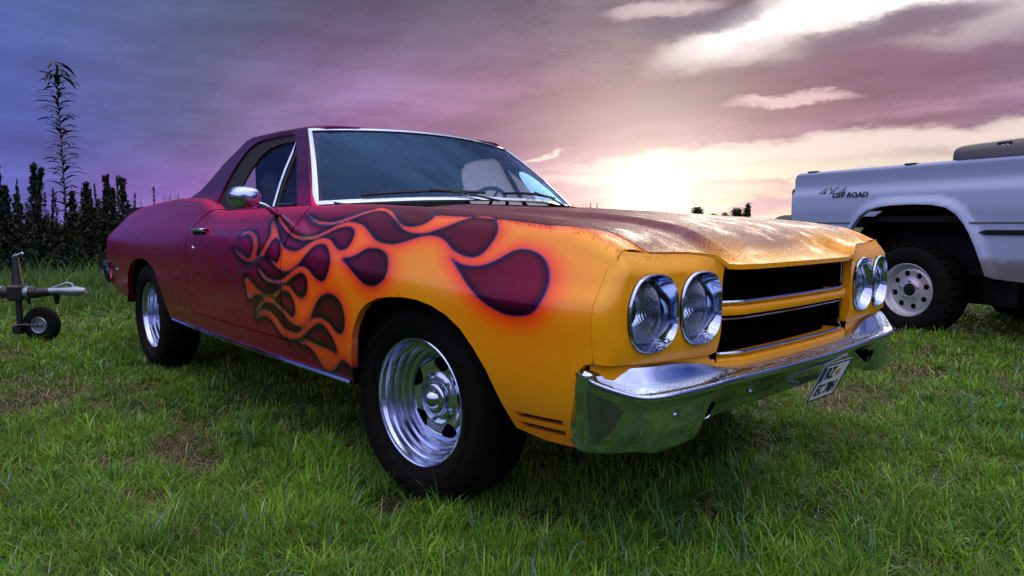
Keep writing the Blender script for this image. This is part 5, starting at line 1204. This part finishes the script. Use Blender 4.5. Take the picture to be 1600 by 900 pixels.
# long arching grass in front of it
n = 42000; px = rng.uniform(-200, 620, n); dep = rng.uniform(7.4, 10.0, n); xy = CAM[None, :2]+dep[:, None]*(FH[None, :2]+RT[None, :2]*((px-800)/FPX)[:, None])
cl_ = fbm(xy[:, 0], xy[:, 1], 1.6, 41); L_ = (.16+.62*np.clip(cl_*1.6-.25, 0, 1)*rng.random(n))*np.clip((dep-7.2)/1.8, .3, 1)
c = green(n, xy)*np.array([[.50, .60, 1.3]])
o = ribbons('long_grass', np.concatenate([xy, np.zeros((n, 1))], 1), rng.random(n)*6.283, L_, .005+.005*rng.random(n), np.radians(rng.uniform(50, 88, n)), np.radians(rng.uniform(20, 110, n)), c, 4, M['blade'])
tag(o, 'long arching grass in front of the weeds', None, kind='stuff')
def tree(px, w_px, top, dep, label, skew=0, n=1400):
    x, y = gp(px, dep); H = .906+(350-top)/FPX*dep; W = w_px/FPX*dep/2
    t_ = thing('tree', label, 'tree', (x, y, 0), group='dark trees on the horizon')
    mb = MB(); mb.tube([(0, 0, 0), (.05*W, 0, H*.4), (0, .05*W, H*.8)], [.07*W+.08, .05*W+.05, .03], 7)
    for j in range(7):
        a = j*2.4; mb.tube([(0, 0, H*(.25+.06*j)), (W*.6*math.cos(a), W*.6*math.sin(a), H*(.42+.07*j))], [.06, .02], 5)
    mb.build('trunk', M['bark'], t_)
    pts = []
    for j in range(16):
        a = rng.random()*6.283; rr = W*.68*math.sqrt(rng.random()); hz = H*(.28+.62*rng.random()); k_ = 1-(.62*hz/H)
        c0 = np.array([RT[0]*rr*math.cos(a)*k_*1.3+FH[0]*rr*math.sin(a)+RT[0]*skew*W*hz/H, RT[1]*rr*math.cos(a)*k_*1.3+FH[1]*rr*math.sin(a)+RT[1]*skew*W*hz/H, hz])
        pts.append(c0+rng.normal(size=(n//16, 3))*np.array([W*.17, W*.17, H*.075]))
    P = np.concatenate(pts); P[:, 2] = np.clip(P[:, 2], .2, H); V, F = leaf_cloud(P, .035*H+.05, .6); fast_mesh('crown', V, F, M['treeleaf'], t_)
tree(1090, 30, 324, 140, 'leftmost dark round tree on the horizon above the hood', n=1500)
tree(1113, 15, 334, 150, 'smallest dark tree on the horizon, between two larger ones', n=700)
tree(1132, 22, 332, 150, 'low dark tree adjoining the group beside the white truck', n=900)
tree(1152, 34, 325, 145, 'broad dark tree in the middle of the horizon group', n=1800)
tree(1166, 16, 318, 140, 'tallest narrow tree at the right end of the horizon group', n=1100)
M['tent'] = principled('green_canvas', (.012, .045, .022), .7)
x, y = gp(1228, 30); t_ = thing('dome_tent', 'dark green rounded tent behind the tail of the white truck', 'tent', (x, y, 0))
MB().lathe([(1.02*math.cos(a), 1.27*math.sin(a)) for a in np.linspace(0, 1.565, 12)], 28, 'z').build('canopy', M['tent'], t_)
for a in (.4, 1.97): MB().tube([(1.03*math.cos(q)*math.cos(a), 1.03*math.cos(q)*math.sin(a), 1.285*math.sin(q)) for q in np.linspace(0, math.pi, 16)], .02, 5).build('tent_pole', M['blackgloss'], t_)
for px, lb in ((922, 'left of two tiny pylons on the horizon'), (932, 'right of two tiny pylons on the horizon')):
    x, y = gp(px, 900); t_ = thing('pylon', lb, 'pylon', (x, y, 0), group='far pylons')
    H = 29; mb = MB(); mb.tube([(-2.6, 0, 0), (0, 0, H)], .35, 4).tube([(2.6, 0, 0), (0, 0, H)], .35, 4).tube([(0, -2.6, 0), (0, 0, H)], .35, 4).tube([(-2.4, 0, H*.72), (2.4, 0, H*.72)], .25, 4).tube([(-1.2, 0, H*.5), (1.2, 0, H*.5)], .25, 4)
    mb.build('lattice', M['bark'], t_)
# the hedge on the near side of the field, behind where the photographer stood: it shows in the chrome
n = 26000; a = rng.uniform(-2.3, 2.3, n); rr = 15+2.5*rng.random(n); H = 3.4+1.6*fbm(a*6, a*0, 1.0, 51)
z = H*rng.random(n)**.8; xy = CAM[None, :2]-FH[None, :2]*(rr*np.cos(a))[:, None]+RT[None, :2]*(rr*np.sin(a))[:, None]
V, F = leaf_cloud(np.concatenate([xy, z[:, None]], 1), .20, .6); tag(fast_mesh('hedge_row', V, F, M['treeleaf']), 'dark hedge on the near side of the field, seen only as a reflection', None, kind='stuff')
bpy.context.view_layer.update()
